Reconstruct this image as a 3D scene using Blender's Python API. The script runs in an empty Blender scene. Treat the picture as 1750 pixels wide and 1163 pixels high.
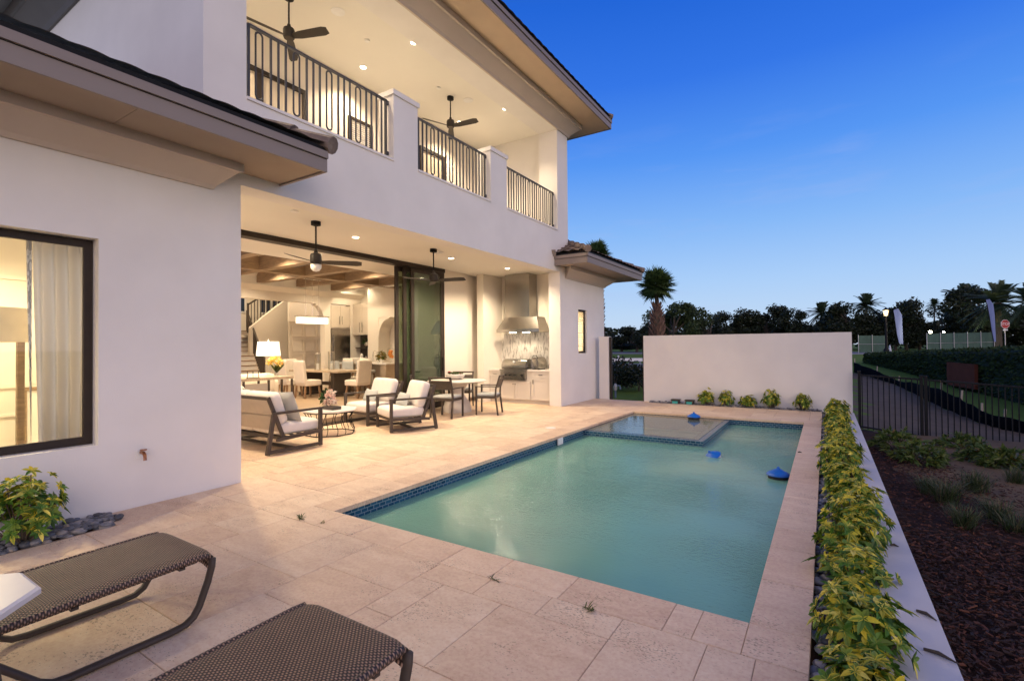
import bpy, bmesh, math, random
from mathutils import Vector, Matrix, noise
random.seed(11)
S = bpy.context.scene
COL = S.collection
R = math.radians
PI = math.pi
H = 1.55                      # eye height above the pool deck
F = -5.74                     # plane of the garden facade

# ------------------------------------------------------------------ camera
YAW, PIT, ROL, FOC = .568460, .0120788, -.00792418, 839.043
fw = Vector((-math.sin(YAW)*math.cos(PIT), math.cos(YAW)*math.cos(PIT), math.sin(PIT)))
rt = Vector((math.cos(YAW), math.sin(YAW), 0))
up = rt.cross(fw)
rt, up = rt*math.cos(ROL)+up*math.sin(ROL), -rt*math.sin(ROL)+up*math.cos(ROL)
cam = bpy.data.objects.new('camera', bpy.data.cameras.new('camera'))
COL.objects.link(cam)
cam.matrix_world = Matrix(((rt.x, up.x, -fw.x, 0), (rt.y, up.y, -fw.y, 0), (rt.z, up.z, -fw.z, H), (0, 0, 0, 1)))
cam.data.sensor_width = 36
cam.data.lens = FOC/1750*36
cam.data.clip_start = .05
cam.data.clip_end = 2000
S.camera = cam
CO = Vector((0, 0, H))
def ray(u, v): return fw + rt*((u-875)/FOC) - up*((v-581.5)/FOC)
def gp(u, v, z=0.):           # surveyed point on a level plane
    d = ray(u, v); return CO + d*((z-H)/d.z)
def px_(u, v, x):
    d = ray(u, v); return CO + d*(x/d.x)
def at(u, v, dep):            # surveyed point at a known distance
    return CO + ray(u, v)*dep

# ------------------------------------------------------------------ mesh builder
class MB:
    def __init__(s): s.v = []; s.f = []; s.m = []; s.c = []; s.col = None
    def add(s, vs, fs, mi=0, col=None):
        b = len(s.v); s.v += [tuple(v) for v in vs]
        s.c += [col or (1, 1, 1)]*len(vs) if not (col and isinstance(col, list)) else col
        s.f += [tuple(b+i for i in f) for f in fs]; s.m += [mi]*len(fs)
        return s
    def box(s, x0, x1, y0, y1, z0, z1, mi=0, col=None):
        vs = [(x, y, z) for z in (z0, z1) for y in (y0, y1) for x in (x0, x1)]
        return s.add(vs, [(0, 2, 3, 1), (4, 5, 7, 6), (0, 1, 5, 4), (2, 6, 7, 3), (0, 4, 6, 2), (1, 3, 7, 5)], mi, col)
    def quad(s, a, b, c, d, mi=0, col=None): return s.add([a, b, c, d], [(0, 1, 2, 3)], mi, col)
    def poly(s, pts, mi=0): return s.add(pts, [tuple(range(len(pts)))], mi)
    def prism(s, pts, ax, a, b, mi=0):   # pts: 2-D outline, extruded along axis ax from a to b
        n = len(pts)
        def P(p, t): return {'x': (t, p[0], p[1]), 'y': (p[0], t, p[1]), 'z': (p[0], p[1], t)}[ax]
        vs = [P(p, a) for p in pts]+[P(p, b) for p in pts]
        fs = [tuple(range(n))[::-1], tuple(range(n, 2*n))]+[(i, (i+1) % n, n+(i+1) % n, n+i) for i in range(n)]
        return s.add(vs, fs, mi)
    def bar(s, p, q, w, h=None, mi=0, upv=(0, 0, 1), col=None):
        p, q = Vector(p), Vector(q); h = h or w; d = (q-p).normalized(); u = Vector(upv)
        if abs(d.dot(u)) > .98: u = Vector((0, 1, 0))
        a = d.cross(u).normalized()*(w/2); b = a.cross(d).normalized()*(h/2)
        vs = [p-a-b, p+a-b, p+a+b, p-a+b, q-a-b, q+a-b, q+a+b, q-a+b]
        return s.add(vs, [(3, 2, 1, 0), (4, 5, 6, 7), (0, 1, 5, 4), (1, 2, 6, 5), (2, 3, 7, 6), (3, 0, 4, 7)], mi, col)
    def tube(s, pts, r, n=8, mi=0, r2=None, closed=False, flat=1., upv=(0, 0, 1)):
        pts = [Vector(p) for p in pts]; N = len(pts); vs = []; rs = r if isinstance(r, list) else [r+((r2 if r2 is not None else r)-r)*i/max(1, N-1) for i in range(N)]
        for i, p in enumerate(pts):
            if closed: d = pts[(i+1) % N]-pts[i-1]
            else: d = pts[min(i+1, N-1)]-pts[max(i-1, 0)]
            d.normalize(); u = Vector(upv)
            if abs(d.dot(u)) > .97: u = Vector((0, 1, .01)) if abs(d.y) < .9 else Vector((1, 0, 0))
            a = d.cross(u).normalized(); b = a.cross(d).normalized()
            for k in range(n):
                t = 2*PI*k/n; vs.append(p+a*(rs[i]*math.cos(t)*flat)+b*(rs[i]*math.sin(t)))
        fs = []
        for i in range(N if closed else N-1):
            j = (i+1) % N
            for k in range(n):
                fs.append((i*n+k, i*n+(k+1) % n, j*n+(k+1) % n, j*n+k))
        if not closed: fs += [tuple(range(n))[::-1], tuple((N-1)*n+k for k in range(n))]
        return s.add(vs, fs, mi)
    def lathe(s, prof, c=(0, 0, 0), n=24, mi=0, sx=1., sy=1., rot=0.):
        vs = []; N = len(prof)
        for r, z in prof:
            for k in range(n):
                t = 2*PI*(k+rot)/n; vs.append((c[0]+r*math.cos(t)*sx, c[1]+r*math.sin(t)*sy, c[2]+z))
        fs = [(i*n+k, i*n+(k+1) % n, (i+1)*n+(k+1) % n, (i+1)*n+k) for i in range(N-1) for k in range(n)]
        return s.add(vs, fs, mi)
    def cushion(s, c, sx, sy, sz, r=.05, puff=.03, mi=0, M=None, n=9):
        # rounded, slightly crowned upholstery block
        c = Vector(c); vs = []; idx = {}; fs = []
        def vert(p):
            key = tuple(round(t, 4) for t in p)
            if key in idx: return idx[key]
            q = Vector((p[0]*sx/2, p[1]*sy/2, p[2]*sz/2))
            rr = min(r, sx/2, sy/2, sz/2)
            inn = Vector((max(-sx/2+rr, min(sx/2-rr, q.x)), max(-sy/2+rr, min(sy/2-rr, q.y)), max(-sz/2+rr, min(sz/2-rr, q.z))))
            d = q-inn
            if d.length > 1e-6: q = inn+d.normalized()*rr
            a, b = max(0, 1-p[0]**2), max(0, 1-p[1]**2)
            q.z += puff*(a*b)**.5*(1 if p[2] > 0 else -1)*abs(p[2])
            q.z += .004*noise.noise(Vector((q.x*7+c.x*3, q.y*7+c.y, q.z*5+sx)))
            if M: q = M @ q
            idx[key] = len(vs); vs.append(c+q); return idx[key]
        def line(): return [math.copysign(abs(t)**.7, t) for t in [-1+2*i/n for i in range(n+1)]]
        L = line()
        for ax in range(3):
            for sg in (-1, 1):
                for i in range(n):
                    for j in range(n):
                        q = []
                        for (a, b) in ((i, j), (i+1, j), (i+1, j+1), (i, j+1)):
                            p = [0, 0, 0]; p[ax] = sg; p[(ax+1) % 3] = L[a]; p[(ax+2) % 3] = L[b]; q.append(vert(p))
                        fs.append(tuple(q) if sg > 0 else tuple(q[::-1]))
        return s.add(vs, fs, mi)
    def pillow(s, c, w, h, t, M=None, mi=0, n=10):
        c = Vector(c); vs = []; fs = []
        for sg in (-1, 1):
            for i in range(n+1):
                for j in range(n+1):
                    x, z = -1+2*i/n, -1+2*j/n
                    th = ((1-x*x)*(1-z*z))**.42
                    pin = 1-.07*(1-abs(x))*abs(z)**3; pin2 = 1-.07*(1-abs(z))*abs(x)**3
                    q = Vector((x*w/2*pin2, sg*t/2*th, z*h/2*pin))
                    q.y += .006*noise.noise(Vector((x*3, z*3, c.x*5+sg)))
                    if M: q = M @ q
                    vs.append(c+q)
        N = (n+1)**2
        for o in (0, N):
            for i in range(n):
                for j in range(n):
                    a = o+i*(n+1)+j; f = (a, a+1, a+n+2, a+n+1)
                    fs.append(f if o == 0 else f[::-1])
        return s.add(vs, fs, mi)
    def mesh(s, name, mats, smooth=False, off=(0, 0, 0)):
        me = bpy.data.meshes.new(name)
        o = Vector(off)
        me.from_pydata([Vector(v)-o for v in s.v], [], s.f)
        for m in (mats if isinstance(mats, (list, tuple)) else [mats]): me.materials.append(m)
        me.polygons.foreach_set('material_index', s.m)
        if smooth: me.polygons.foreach_set('use_smooth', [True]*len(s.f))
        if any(c != (1, 1, 1) for c in s.c):
            ca = me.color_attributes.new('Col', 'FLOAT_COLOR', 'POINT')
            ca.data.foreach_set('color', [t for c in s.c for t in (c[0], c[1], c[2], 1)])
        me.update()
        if smooth == 'auto':
            b = bmesh.new(); b.from_mesh(me); bmesh.ops.remove_doubles(b, verts=b.verts, dist=1e-5)
            for e in b.edges:
                if len(e.link_faces) == 2 and e.calc_face_angle(0) > R(35): e.smooth = False
            b.to_mesh(me); b.free()
        return me

def wloc(o):
    v = Vector((0, 0, 0))
    while o: v += o.location; o = o.parent
    return v
def part(name, mb, m, parent, world=False, smooth=False, label=None):
    o = bpy.data.objects.new(name, mb.mesh(name, m, smooth, wloc(parent) if world else (0, 0, 0)))
    COL.objects.link(o); o.parent = parent
    if label: o['label'] = label
    return o
def tag(o, label, cat, group=None):
    o['label'] = label; o['category'] = cat
    if group: o['group'] = group
    return o
def thing(name, label, cat, loc=(0, 0, 0), rz=0., group=None):
    o = bpy.data.objects.new(name, None); COL.objects.link(o)
    o.empty_display_size = .1; o.location = loc; o.rotation_euler = (0, 0, rz)
    return tag(o, label, cat, group)
def single(name, mb, m, label, cat, loc=(0, 0, 0), rz=0., group=None, smooth=False, world=False):
    o = bpy.data.objects.new(name, mb.mesh(name, m, smooth, loc if world else (0, 0, 0))); COL.objects.link(o)
    o.location = loc; o.rotation_euler = (0, 0, rz)
    return tag(o, label, cat, group)
def struct(name, mb, m, kind='structure', smooth=False):
    o = bpy.data.objects.new(name, mb.mesh(name, m, smooth)); COL.objects.link(o); o['kind'] = kind
    return o
def dup(root, loc, rz=0., label=None, scale=None):
    r = root.copy(); COL.objects.link(r); r.location = loc; r.rotation_euler = (0, 0, rz)
    if label: r['label'] = label
    if scale: r.scale = scale if isinstance(scale, (tuple, list)) else (scale,)*3
    for ch in list(root.children):
        c = ch.copy(); COL.objects.link(c); c.parent = r
        for g in ch.children:
            d = g.copy(); COL.objects.link(d); d.parent = c
    return r
ORD = ['first', 'second', 'third', 'fourth', 'fifth', 'sixth', 'seventh', 'eighth', 'ninth', 'tenth', 'eleventh', 'twelfth', 'thirteenth', 'fourteenth', 'fifteenth', 'sixteenth', 'seventeenth', 'eighteenth', 'nineteenth', 'twentieth', 'twenty-first', 'twenty-second', 'twenty-third', 'twenty-fourth', 'twenty-fifth', 'twenty-sixth', 'twenty-seventh', 'twenty-eighth']

# ------------------------------------------------------------------ materials
class NT:
    def __init__(s, name):
        s.m = bpy.data.materials.new(name); s.m.use_nodes = True; s.t = s.m.node_tree
        s.b = s.t.nodes['Principled BSDF']; s.out = s.t.nodes['Material Output']
    def n(s, kind, **kw):
        nd = s.t.nodes.new(kind)
        for k, v in kw.items():
            if k.startswith('_'): setattr(nd, k[1:], v)
            else: nd.inputs[k.replace('__', ' ')].default_value = v
        return nd
    def l(s, a, b): s.t.links.new(a, b)
    def coord(s, kind='Object', sc=None):
        c = s.n('ShaderNodeTexCoord').outputs[kind]
        if sc:
            mp = s.n('ShaderNodeMapping'); mp.inputs['Scale'].default_value = sc; s.l(c, mp.inputs[0]); c = mp.outputs[0]
        return c
    def noise(s, co, scale, detail=4., rough=.55, dist=0.):
        nd = s.n('ShaderNodeTexNoise', Scale=scale, Detail=detail, Roughness=rough, Distortion=dist); s.l(co, nd.inputs['Vector']); return nd
    def ramp(s, fac, stops):
        nd = s.n('ShaderNodeValToRGB'); s.l(fac, nd.inputs[0]); e = nd.color_ramp.elements
        while len(e) < len(stops): e.new(.5)
        for i, (p, c) in enumerate(stops): e[i].position = p; e[i].color = (*c, 1) if len(c) == 3 else c
        return nd.outputs[0]
    def mix(s, fac, a, b, mode='MIX'):
        nd = s.n('ShaderNodeMix', _data_type='RGBA', _blend_type=mode)
        for v, i in ((fac, 0), (a, 6), (b, 7)):
            if hasattr(v, 'is_output'): s.l(v, nd.inputs[i])
            else: nd.inputs[i].default_value = v if i == 0 else (*v, 1)
        return nd.outputs[2]
    def math(s, op, a, b=0., clamp=False):
        nd = s.n('ShaderNodeMath', _operation=op, _use_clamp=clamp)
        for v, i in ((a, 0), (b, 1)):
            if hasattr(v, 'is_output'): s.l(v, nd.inputs[i])
            else: nd.inputs[i].default_value = v
        return nd.outputs[0]
    def bump(s, h, st=.3, d=.01, normal=None):
        nd = s.n('ShaderNodeBump', Strength=st, Distance=d); s.l(h, nd.inputs['Height'])
        if normal: s.l(normal, nd.inputs['Normal'])
        s.l(nd.outputs[0], s.b.inputs['Normal']); return nd.outputs[0]
    def base(s, c):
        if hasattr(c, 'is_output'): s.l(c, s.b.inputs['Base Color'])
        else: s.b.inputs['Base Color'].default_value = (*c, 1)
    def set(s, **kw):
        for k, v in kw.items(): s.b.inputs[k.replace('__', ' ')].default_value = v
def sc3(c, k): return tuple(max(0, min(1, t*k)) for t in c)
def mk(name, col, rough=.6, metal=0., var=.1, scale=4., bump=.0, bscale=60., bd=.004, spec=.5, stretch=None):
    t = NT(name); co = t.coord('Object', stretch)
    n1 = t.noise(co, scale, 5)
    t.base(t.ramp(n1.outputs[0], [(.25, sc3(col, 1-var)), (.75, sc3(col, 1+var))]))
    t.set(Roughness=rough, Metallic=metal); t.b.inputs['Specular IOR Level'].default_value = spec
    if bump:
        n2 = t.noise(co, bscale, 4); t.bump(n2.outputs[0], bump, bd)
    return t.m

stucco = mk('stucco_paint', (.78, .75, .715), .85, var=.05, scale=1.3, bump=.35, bscale=90, bd=.003, spec=.25)
wallpaint = mk('interior_paint', (.80, .74, .65), .75, var=.02, scale=1.5, spec=.3)
ceilpaint = mk('ceiling_paint', (.80, .77, .70), .85, var=.02, scale=1.2, bump=.1, bscale=120, bd=.002, spec=.2)
trim = mk('eave_trim', (.25, .205, .18), .55, var=.08, scale=3, bump=.1, bscale=30, stretch=(1, .1, 1))
soffitm = mk('lamplit_soffit_board', (.60, .46, .32), .65, var=.07, scale=2)  # warm balcony lamplight on the main soffit is put into this colour
soffitd = mk('low_soffit_board', (.30, .235, .185), .65, var=.07, scale=2)  # same boards on the low eaves, darker, without the painted lamplight
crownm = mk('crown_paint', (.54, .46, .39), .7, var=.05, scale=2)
bronze = mk('bronze_frame', (.034, .025, .020), .5, var=.15, scale=8, spec=.25)
blackm = mk('black_metal', (.009, .009, .010), .6, var=.2, scale=10, spec=.2)
fanm = mk('fan_bronze', (.030, .023, .018), .5, var=.15, scale=10, spec=.3)
railm = mk('railing_iron', (.045, .047, .055), .5, var=.2, scale=20)
frame = mk('brown_powder_coat', (.066, .051, .041), .5, spec=.3, var=.12, scale=12, bump=.1, bscale=150, bd=.001)
fabric = mk('white_outdoor_fabric', (.72, .67, .62), .95, var=.05, scale=6, bump=.5, bscale=420, bd=.001, spec=.1)
fabric2 = mk('grey_pillow_fabric', (.43, .44, .43), .95, var=.06, scale=9, bump=.5, bscale=400, bd=.001, spec=.1)
linen = mk('cream_upholstery', (.72, .65, .56), .95, var=.04, scale=6, bump=.4, bscale=350, bd=.001, spec=.1)
slatm = mk('taupe_back_slats', (.40, .35, .30), .6, var=.08, scale=5)
oak = mk('oak_beam', (.27, .185, .115), .6, var=.28, scale=5, bump=.2, bscale=25, stretch=(1, 1, 6))
oakleg = mk('oak_leg', (.24, .145, .08), .5, var=.25, scale=9, stretch=(6, 6, 1))
tablew = mk('pale_oak_table', (.46, .36, .26), .5, var=.15, scale=6, stretch=(1, 8, 1))
stone = mk('white_stone_top', (.74, .70, .66), .35, var=.05, scale=7, spec=.5)
cast = mk('cast_concrete', (.63, .58, .53), .75, var=.08, scale=6, bump=.2, bscale=90)
cabm = mk('cabinet_paint', (.60, .55, .50), .5, var=.02, scale=3)
cabin = mk('kitchen_cabinet_paint', (.62, .55, .46), .5, var=.02, scale=3)
woodfl = mk('oak_floor', (.42, .30, .20), .4, var=.2, scale=3, stretch=(.5, 6, 1))
darkin = mk('dark_recess', (.05, .04, .032), .6)
ceram = mk('white_ceramic', (.8, .77, .72), .3, var=.03)
concr = mk('wall_cap_paint', (.62, .60, .60), .8, var=.06, scale=3, bump=.3, bscale=70, bd=.003, spec=.3)
plastic_blue = mk('blue_plastic', (.005, .13, .55), .4, var=.12, scale=6)
rubber = mk('black_rubber', (.02, .02, .022), .6)
def steel_():
    t = NT('brushed_steel'); co = t.coord('Object', (3, 3, 160))
    n1 = t.noise(co, 1.5, 2)
    t.base(t.ramp(n1.outputs[0], [(.3, (.36, .345, .325)), (.7, (.42, .40, .375))]))
    t.set(Metallic=1., Roughness=.24, Anisotropic=.4); return t.m
steel = steel_()
chrome = mk('polished_metal', (.7, .66, .6), .18, metal=1., var=.03)

def emis(name, col, st):
    t = NT(name); t.b.inputs['Emission Color'].default_value = (*col, 1); t.set(Emission__Strength=st); t.base((.8, .8, .8)); return t.m
canlight = emis('lamp_lens', (1, .86, .62), 14)
shadelit = emis('lit_lamp_shade', (1, .84, .60), 1.1)
chandlit = emis('lit_chandelier_glass', (1, .88, .66), 1.6)
floodlit = emis('flood_lens', (1, .90, .66), 40)
lampglow = emis('street_lamp_glass', (1, .70, .28), 1.3)

def glass_(name, tint, refl=.12, rough=.02, opac=0., body=(.5, .5, .5)):
    t = NT(name)
    tr = t.n('ShaderNodeBsdfTransparent'); tr.inputs[0].default_value = (*tint, 1)
    gl = t.n('ShaderNodeBsdfGlossy', Roughness=rough)
    lw = t.n('ShaderNodeLayerWeight', Blend=.5)
    f = t.math('ADD', t.math('MULTIPLY', t.math('POWER', lw.outputs['Facing'], 4.5), .55), refl+.015, True)
    mx = t.n('ShaderNodeMixShader'); t.l(f, mx.inputs[0]); t.l(tr.outputs[0], mx.inputs[1]); t.l(gl.outputs[0], mx.inputs[2])
    o = mx.outputs[0]
    if opac:
        df = t.n('ShaderNodeBsdfDiffuse'); df.inputs[0].default_value = (*body, 1)
        m2 = t.n('ShaderNodeMixShader'); m2.inputs[0].default_value = opac
        t.l(o, m2.inputs[1]); t.l(df.outputs[0], m2.inputs[2]); o = m2.outputs[0]
    t.l(o, t.out.inputs[0]); return t.m
pane = glass_('window_glass', (.95, .97, .95), .02)
doorglass = glass_('door_glass', (.60, .68, .56), .10, opac=.14, body=(.22, .26, .19))
jarglass = glass_('jar_glass', (.95, .96, .95), .05)
palepane = mk('curtained_pane', (.60, .52, .40), .3, var=.12, scale=3, stretch=(1, 12, .3))
nightpane = mk('night_window_glass', (.03, .05, .10), .1, var=.3, scale=3)

def travertine(name, colA, colB, pits=True):
    t = NT(name)
    co = t.coord('Object'); g = t.n('ShaderNodeNewGeometry')
    off = t.n('ShaderNodeVectorMath', _operation='SCALE'); off.inputs[0].default_value = (37, 53, 11); t.l(g.outputs['Random Per Island'], off.inputs['Scale'])
    ad = t.n('ShaderNodeVectorMath', _operation='ADD'); t.l(co, ad.inputs[0]); t.l(off.outputs[0], ad.inputs[1]); co2 = ad.outputs[0]
    mp = t.n('ShaderNodeMapping'); mp.inputs['Scale'].default_value = (1, 2.6, 1); t.l(co2, mp.inputs[0])
    v = t.noise(mp.outputs[0], 3.2, 8, .62, .6)
    base = t.ramp(v.outputs[0], [(.28, colA), (.5, tuple((a+b)/2 for a, b in zip(colA, colB))), (.74, colB)])
    tone = t.ramp(g.outputs['Random Per Island'], [(0, (.90, .86, .83)), (.3, (.98, .95, .93)), (.7, (1.0, 1.0, 1.0)), (1, (1.06, 1.04, 1.02))])
    c = t.mix(1., base, tone, 'MULTIPLY')
    hue = t.noise(co2, 1.1, 3); c = t.mix(t.ramp(hue.outputs[0], [(.48, (0,)*3), (.85, (.25,)*3)]), c, (.60, .40, .29))
    fine = t.noise(co2, 46, 4, .6); c = t.mix(.30, c, t.ramp(fine.outputs[0], [(.3, (.30, .22, .17)), (.6, (.80, .67, .57))]), 'OVERLAY')
    if pits:
        mp2 = t.n('ShaderNodeMapping'); mp2.inputs['Scale'].default_value = (1, 1.8, 1); t.l(co2, mp2.inputs[0])
        p = t.noise(mp2.outputs[0], 62, 3, .5); cl = t.noise(co2, 3.0, 4, .6)
        th = t.math('SUBTRACT', p.outputs[0], t.math('MULTIPLY', t.math('SUBTRACT', .70, cl.outputs[0]), .62))
        hole = t.ramp(th, [(.530, (0,)*3), (.565, (1,)*3)])
        c = t.mix(t.math('MULTIPLY', hole, .5), c, (.16, .09, .06))
        t.bump(t.math('SUBTRACT', t.math('MULTIPLY', fine.outputs[0], .25), hole), .35, .004)
    t.base(c)
    t.l(t.ramp(fine.outputs[0], [(.3, (.5,)*3), (.7, (.72,)*3)]), t.b.inputs['Roughness'])
    t.b.inputs['Specular IOR Level'].default_value = .35
    return t.m
trav = travertine('travertine', (.66, .495, .355), (.83, .67, .505))
travc = travertine('travertine_coping', (.65, .485, .35), (.80, .635, .48))
grout = mk('paver_joint', (.36, .25, .175), .95, var=.3, scale=5)

def pooltile():
    t = NT('blue_glass_tile'); co = t.coord('UV')
    b = t.n('ShaderNodeTexBrick', Scale=1., Mortar__Size=.06, Bias=0., Brick__Width=1., Row__Height=.5); t.l(co, b.inputs['Vector'])
    b.inputs['Color1'].default_value = (.006, .045, .10, 1); b.inputs['Color2'].default_value = (.02, .10, .18, 1); b.inputs['Mortar'].default_value = (.16, .24, .30, 1)
    t.base(b.outputs[0]); t.set(Roughness=.25); return t.m
ptile = pooltile()
def plaster_():
    t = NT('pool_plaster'); co = t.coord('Object'); n1 = t.noise(co, 1.5, 5)
    t.base(t.ramp(n1.outputs[0], [(.3, (.22, .42, .38)), (.7, (.30, .50, .45))])); t.set(Roughness=.7); return t.m
plaster = plaster_()
def water_(name, body, op, tint, bst):
    t = NT(name); co = t.coord('Object')
    mp = t.n('ShaderNodeMapping'); mp.inputs['Rotation'].default_value = (0, 0, .5); mp.inputs['Scale'].default_value = (1, 2.2, 1); t.l(co, mp.inputs[0])
    n1 = t.noise(mp.outputs[0], 1.6, 3, .5, .4); n2 = t.noise(mp.outputs[0], 20, 4, .62, .5); calm = t.noise(co, .45, 2)
    nb = t.n('ShaderNodeBump', Strength=bst, Distance=.01); hh = t.math('ADD', t.math('MULTIPLY', n1.outputs[0], .6), t.math('MULTIPLY', n2.outputs[0], t.math('POWER', t.math('MULTIPLY', calm.outputs[0], 1.8), 4.))); t.l(hh, nb.inputs['Height'])
    tr = t.n('ShaderNodeBsdfTransparent'); tr.inputs[0].default_value = (*tint, 1)
    big = t.noise(co, .55, 3)
    df = t.n('ShaderNodeBsdfDiffuse'); t.l(t.ramp(big.outputs[0], [(.3, body), (.7, sc3(body, 1.12))]), df.inputs[0])
    m1 = t.n('ShaderNodeMixShader'); m1.inputs[0].default_value = op; t.l(tr.outputs[0], m1.inputs[1]); t.l(df.outputs[0], m1.inputs[2])
    gl = t.n('ShaderNodeBsdfGlossy', Roughness=.035); t.l(nb.outputs[0], gl.inputs['Normal'])
    fr = t.n('ShaderNodeFresnel', IOR=1.5); t.l(nb.outputs[0], fr.inputs['Normal'])
    mx = t.n('ShaderNodeMixShader'); t.l(fr.outputs[0], mx.inputs[0]); t.l(m1.outputs[0], mx.inputs[1]); t.l(gl.outputs[0], mx.inputs[2])
    t.l(mx.outputs[0], t.out.inputs[0]); return t.m
waterm = water_('pool_water', (.27, .60, .46), .62, (.52, .88, .76), 1.)
spawater = water_('spa_water', (.40, .50, .45), .30, (.62, .86, .82), .15)

def wicker_():
    t = NT('brown_wicker'); co = t.coord('Object')
    sep = t.n('ShaderNodeSeparateXYZ'); t.l(co, sep.inputs[0])
    fx = 104.; fy = 100.
    row = t.math('FLOOR', t.math('MULTIPLY', sep.outputs[1], fy))
    sh = t.math('MULTIPLY', t.math('MODULO', row, 2.), PI)
    a = t.math('SINE', t.math('ADD', t.math('MULTIPLY', sep.outputs[0], fx*PI), sh))
    b = t.math('ABSOLUTE', t.math('SINE', t.math('MULTIPLY', sep.outputs[1], fy*PI)))
    zr = t.math('ABSOLUTE', t.math('SINE', t.math('MULTIPLY', sep.outputs[2], 160.)))
    h = t.math('MULTIPLY', t.math('ADD', t.math('MULTIPLY', a, .5), .5), b)
    n1 = t.noise(co, 9, 4); n2 = t.noise(t.coord('Object', (40, 110, 60)), 1.2, 2)
    cc = t.ramp(h, [(.02, (.012, .008, .006)), (.3, (.085, .052, .037)), (.85, (.40, .26, .185))])
    c = t.mix(.35, cc, t.ramp(n2.outputs[0], [(.3, (.35, .33, .33)), (.7, (.75, .72, .68))]), 'OVERLAY')
    c = t.mix(.25, c, t.ramp(n1.outputs[0], [(.3, (.3, .28, .28)), (.7, (.75, .7, .66))]), 'OVERLAY')
    t.base(c); t.set(Roughness=.5)
    t.bump(t.math('ADD', h, t.math('MULTIPLY', zr, .15)), .9, .004); return t.m
wicker = wicker_()

def leafmat(name, rough=.42, trans=.25):
    t = NT(name)
    at_ = t.n('ShaderNodeVertexColor'); at_.layer_name = 'Col'
    g = t.n('ShaderNodeNewGeometry')
    tone = t.ramp(g.outputs['Random Per Island'], [(0, (.62, .66, .6)), (.5, (1, 1, 1)), (1, (1.25, 1.2, 1.1))])
    c = t.mix(1., at_.outputs[0], tone, 'MULTIPLY')
    t.base(c); t.set(Roughness=rough); t.b.inputs['Specular IOR Level'].default_value = .35
    tl = t.n('ShaderNodeBsdfTranslucent'); t.l(c, tl.inputs[0])
    mx = t.n('ShaderNodeMixShader'); mx.inputs[0].default_value = trans
    t.l(t.b.outputs[0], mx.inputs[1]); t.l(tl.outputs[0], mx.inputs[2]); t.l(mx.outputs[0], t.out.inputs[0]); return t.m
leafm = leafmat('leaf')
treeleaf = leafmat('tree_leaf', .6, .15)
bark = mk('bark', (.085, .065, .05), .9, var=.3, scale=6, bump=.6, bscale=20, bd=.02, stretch=(3, 3, .6))
bootm = mk('palm_boot', (.20, .115, .085), .85, var=.35, scale=12, bump=.4, bscale=60)
stemm = mk('woody_stem', (.12, .09, .06), .85, var=.2)
def pebble_():
    t = NT('river_pebble'); g = t.n('ShaderNodeNewGeometry'); co = t.coord('Object'); n1 = t.noise(co, 30, 4)
    c = t.ramp(g.outputs['Random Per Island'], [(0, (.05, .054, .066)), (.5, (.15, .157, .18)), (.85, (.26, .25, .25)), (1, (.38, .31, .25))])
    t.base(t.mix(.3, c, t.ramp(n1.outputs[0], [(.3, (.3,)*3), (.7, (.7,)*3)]), 'OVERLAY')); t.set(Roughness=.5); return t.m
pebm = pebble_()
def ground_(name, stops, scale, bump=.5, bd=.03, rough=.95):
    t = NT(name); co = t.coord('Object'); a = t.noise(co, scale, 8, .65); b = t.noise(co, scale*.12, 4)
    f = t.math('ADD', t.math('MULTIPLY', a.outputs[0], .7), t.math('MULTIPLY', b.outputs[0], .3))
    t.base(t.ramp(f, stops)); t.set(Roughness=rough); t.b.inputs['Specular IOR Level'].default_value = .2
    t.bump(a.outputs[0], bump, bd); return t.m
mulchm = ground_('mulch', [(.3, (.010, .006, .004)), (.5, (.030, .013, .008)), (.72, (.070, .026, .014))], 22)
def chip_():
    t = NT('mulch_chip'); g = t.n('ShaderNodeNewGeometry')
    t.base(t.ramp(g.outputs['Random Per Island'], [(0, (.014, .008, .007)), (.6, (.045, .017, .010)), (.9, (.095, .030, .014)), (1, (.17, .06, .024))])); t.set(Roughness=.9); return t.m
chipm = chip_()
dirtm = ground_('bare_dirt', [(.3, (.10, .068, .040)), (.7, (.18, .125, .075))], 3)
lawnm = ground_('lawn', [(.3, (.085, .135, .012)), (.7, (.15, .215, .025))], 14, .6, .05)
roadm = ground_('asphalt_road', [(.3, (.16, .155, .15)), (.7, (.24, .23, .22))], 5, .2, .01)
walkm = ground_('concrete_walk', [(.3, (.34, .31, .27)), (.7, (.46, .42, .37))], 4, .2, .01)
siltm = mk('black_silt_fabric', (.006, .006, .007), .95, var=.3, scale=3, bump=.5, bscale=8, bd=.05, spec=.03)
screenm = mk('green_screen_mesh', (.055, .11, .085), .8, var=.2, scale=2, bump=.3, bscale=14, bd=.02)
flagm = mk('pale_blue_flag_cloth', (.17, .22, .44), .8, var=.06, scale=2)
galv = mk('galvanised_pipe', (.42, .42, .42), .45, metal=.6, var=.1)
brickm = mk('terracotta_panel', (.16, .050, .030), .9, var=.12, scale=3, spec=.05)
signred = mk('sign_red', (.45, .012, .016), .4); signwhite = mk('sign_white', (.8, .8, .8), .4)
orange_ = mk('orange_fruit', (.80, .27, .03), .5, var=.12, scale=20)
teal = mk('teal_plastic', (.05, .40, .36), .5)
whitep = mk('white_plastic', (.8, .79, .77), .4)
brassm = mk('brass', (.45, .22, .12), .35, metal=1., var=.1)
def marble_():
    t = NT('streaked_marble'); co = t.coord('Object', (5.5, 1, 1.15)); n1 = t.noise(co, 3.2, 9, .72, .5)
    t.base(t.ramp(n1.outputs[0], [(.34, (.13, .12, .115)), (.43, (.42, .39, .36)), (.50, (.74, .71, .66)), (.8, (.84, .82, .78))])); t.set(Roughness=.25); return t.m
marble = marble_()
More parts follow.
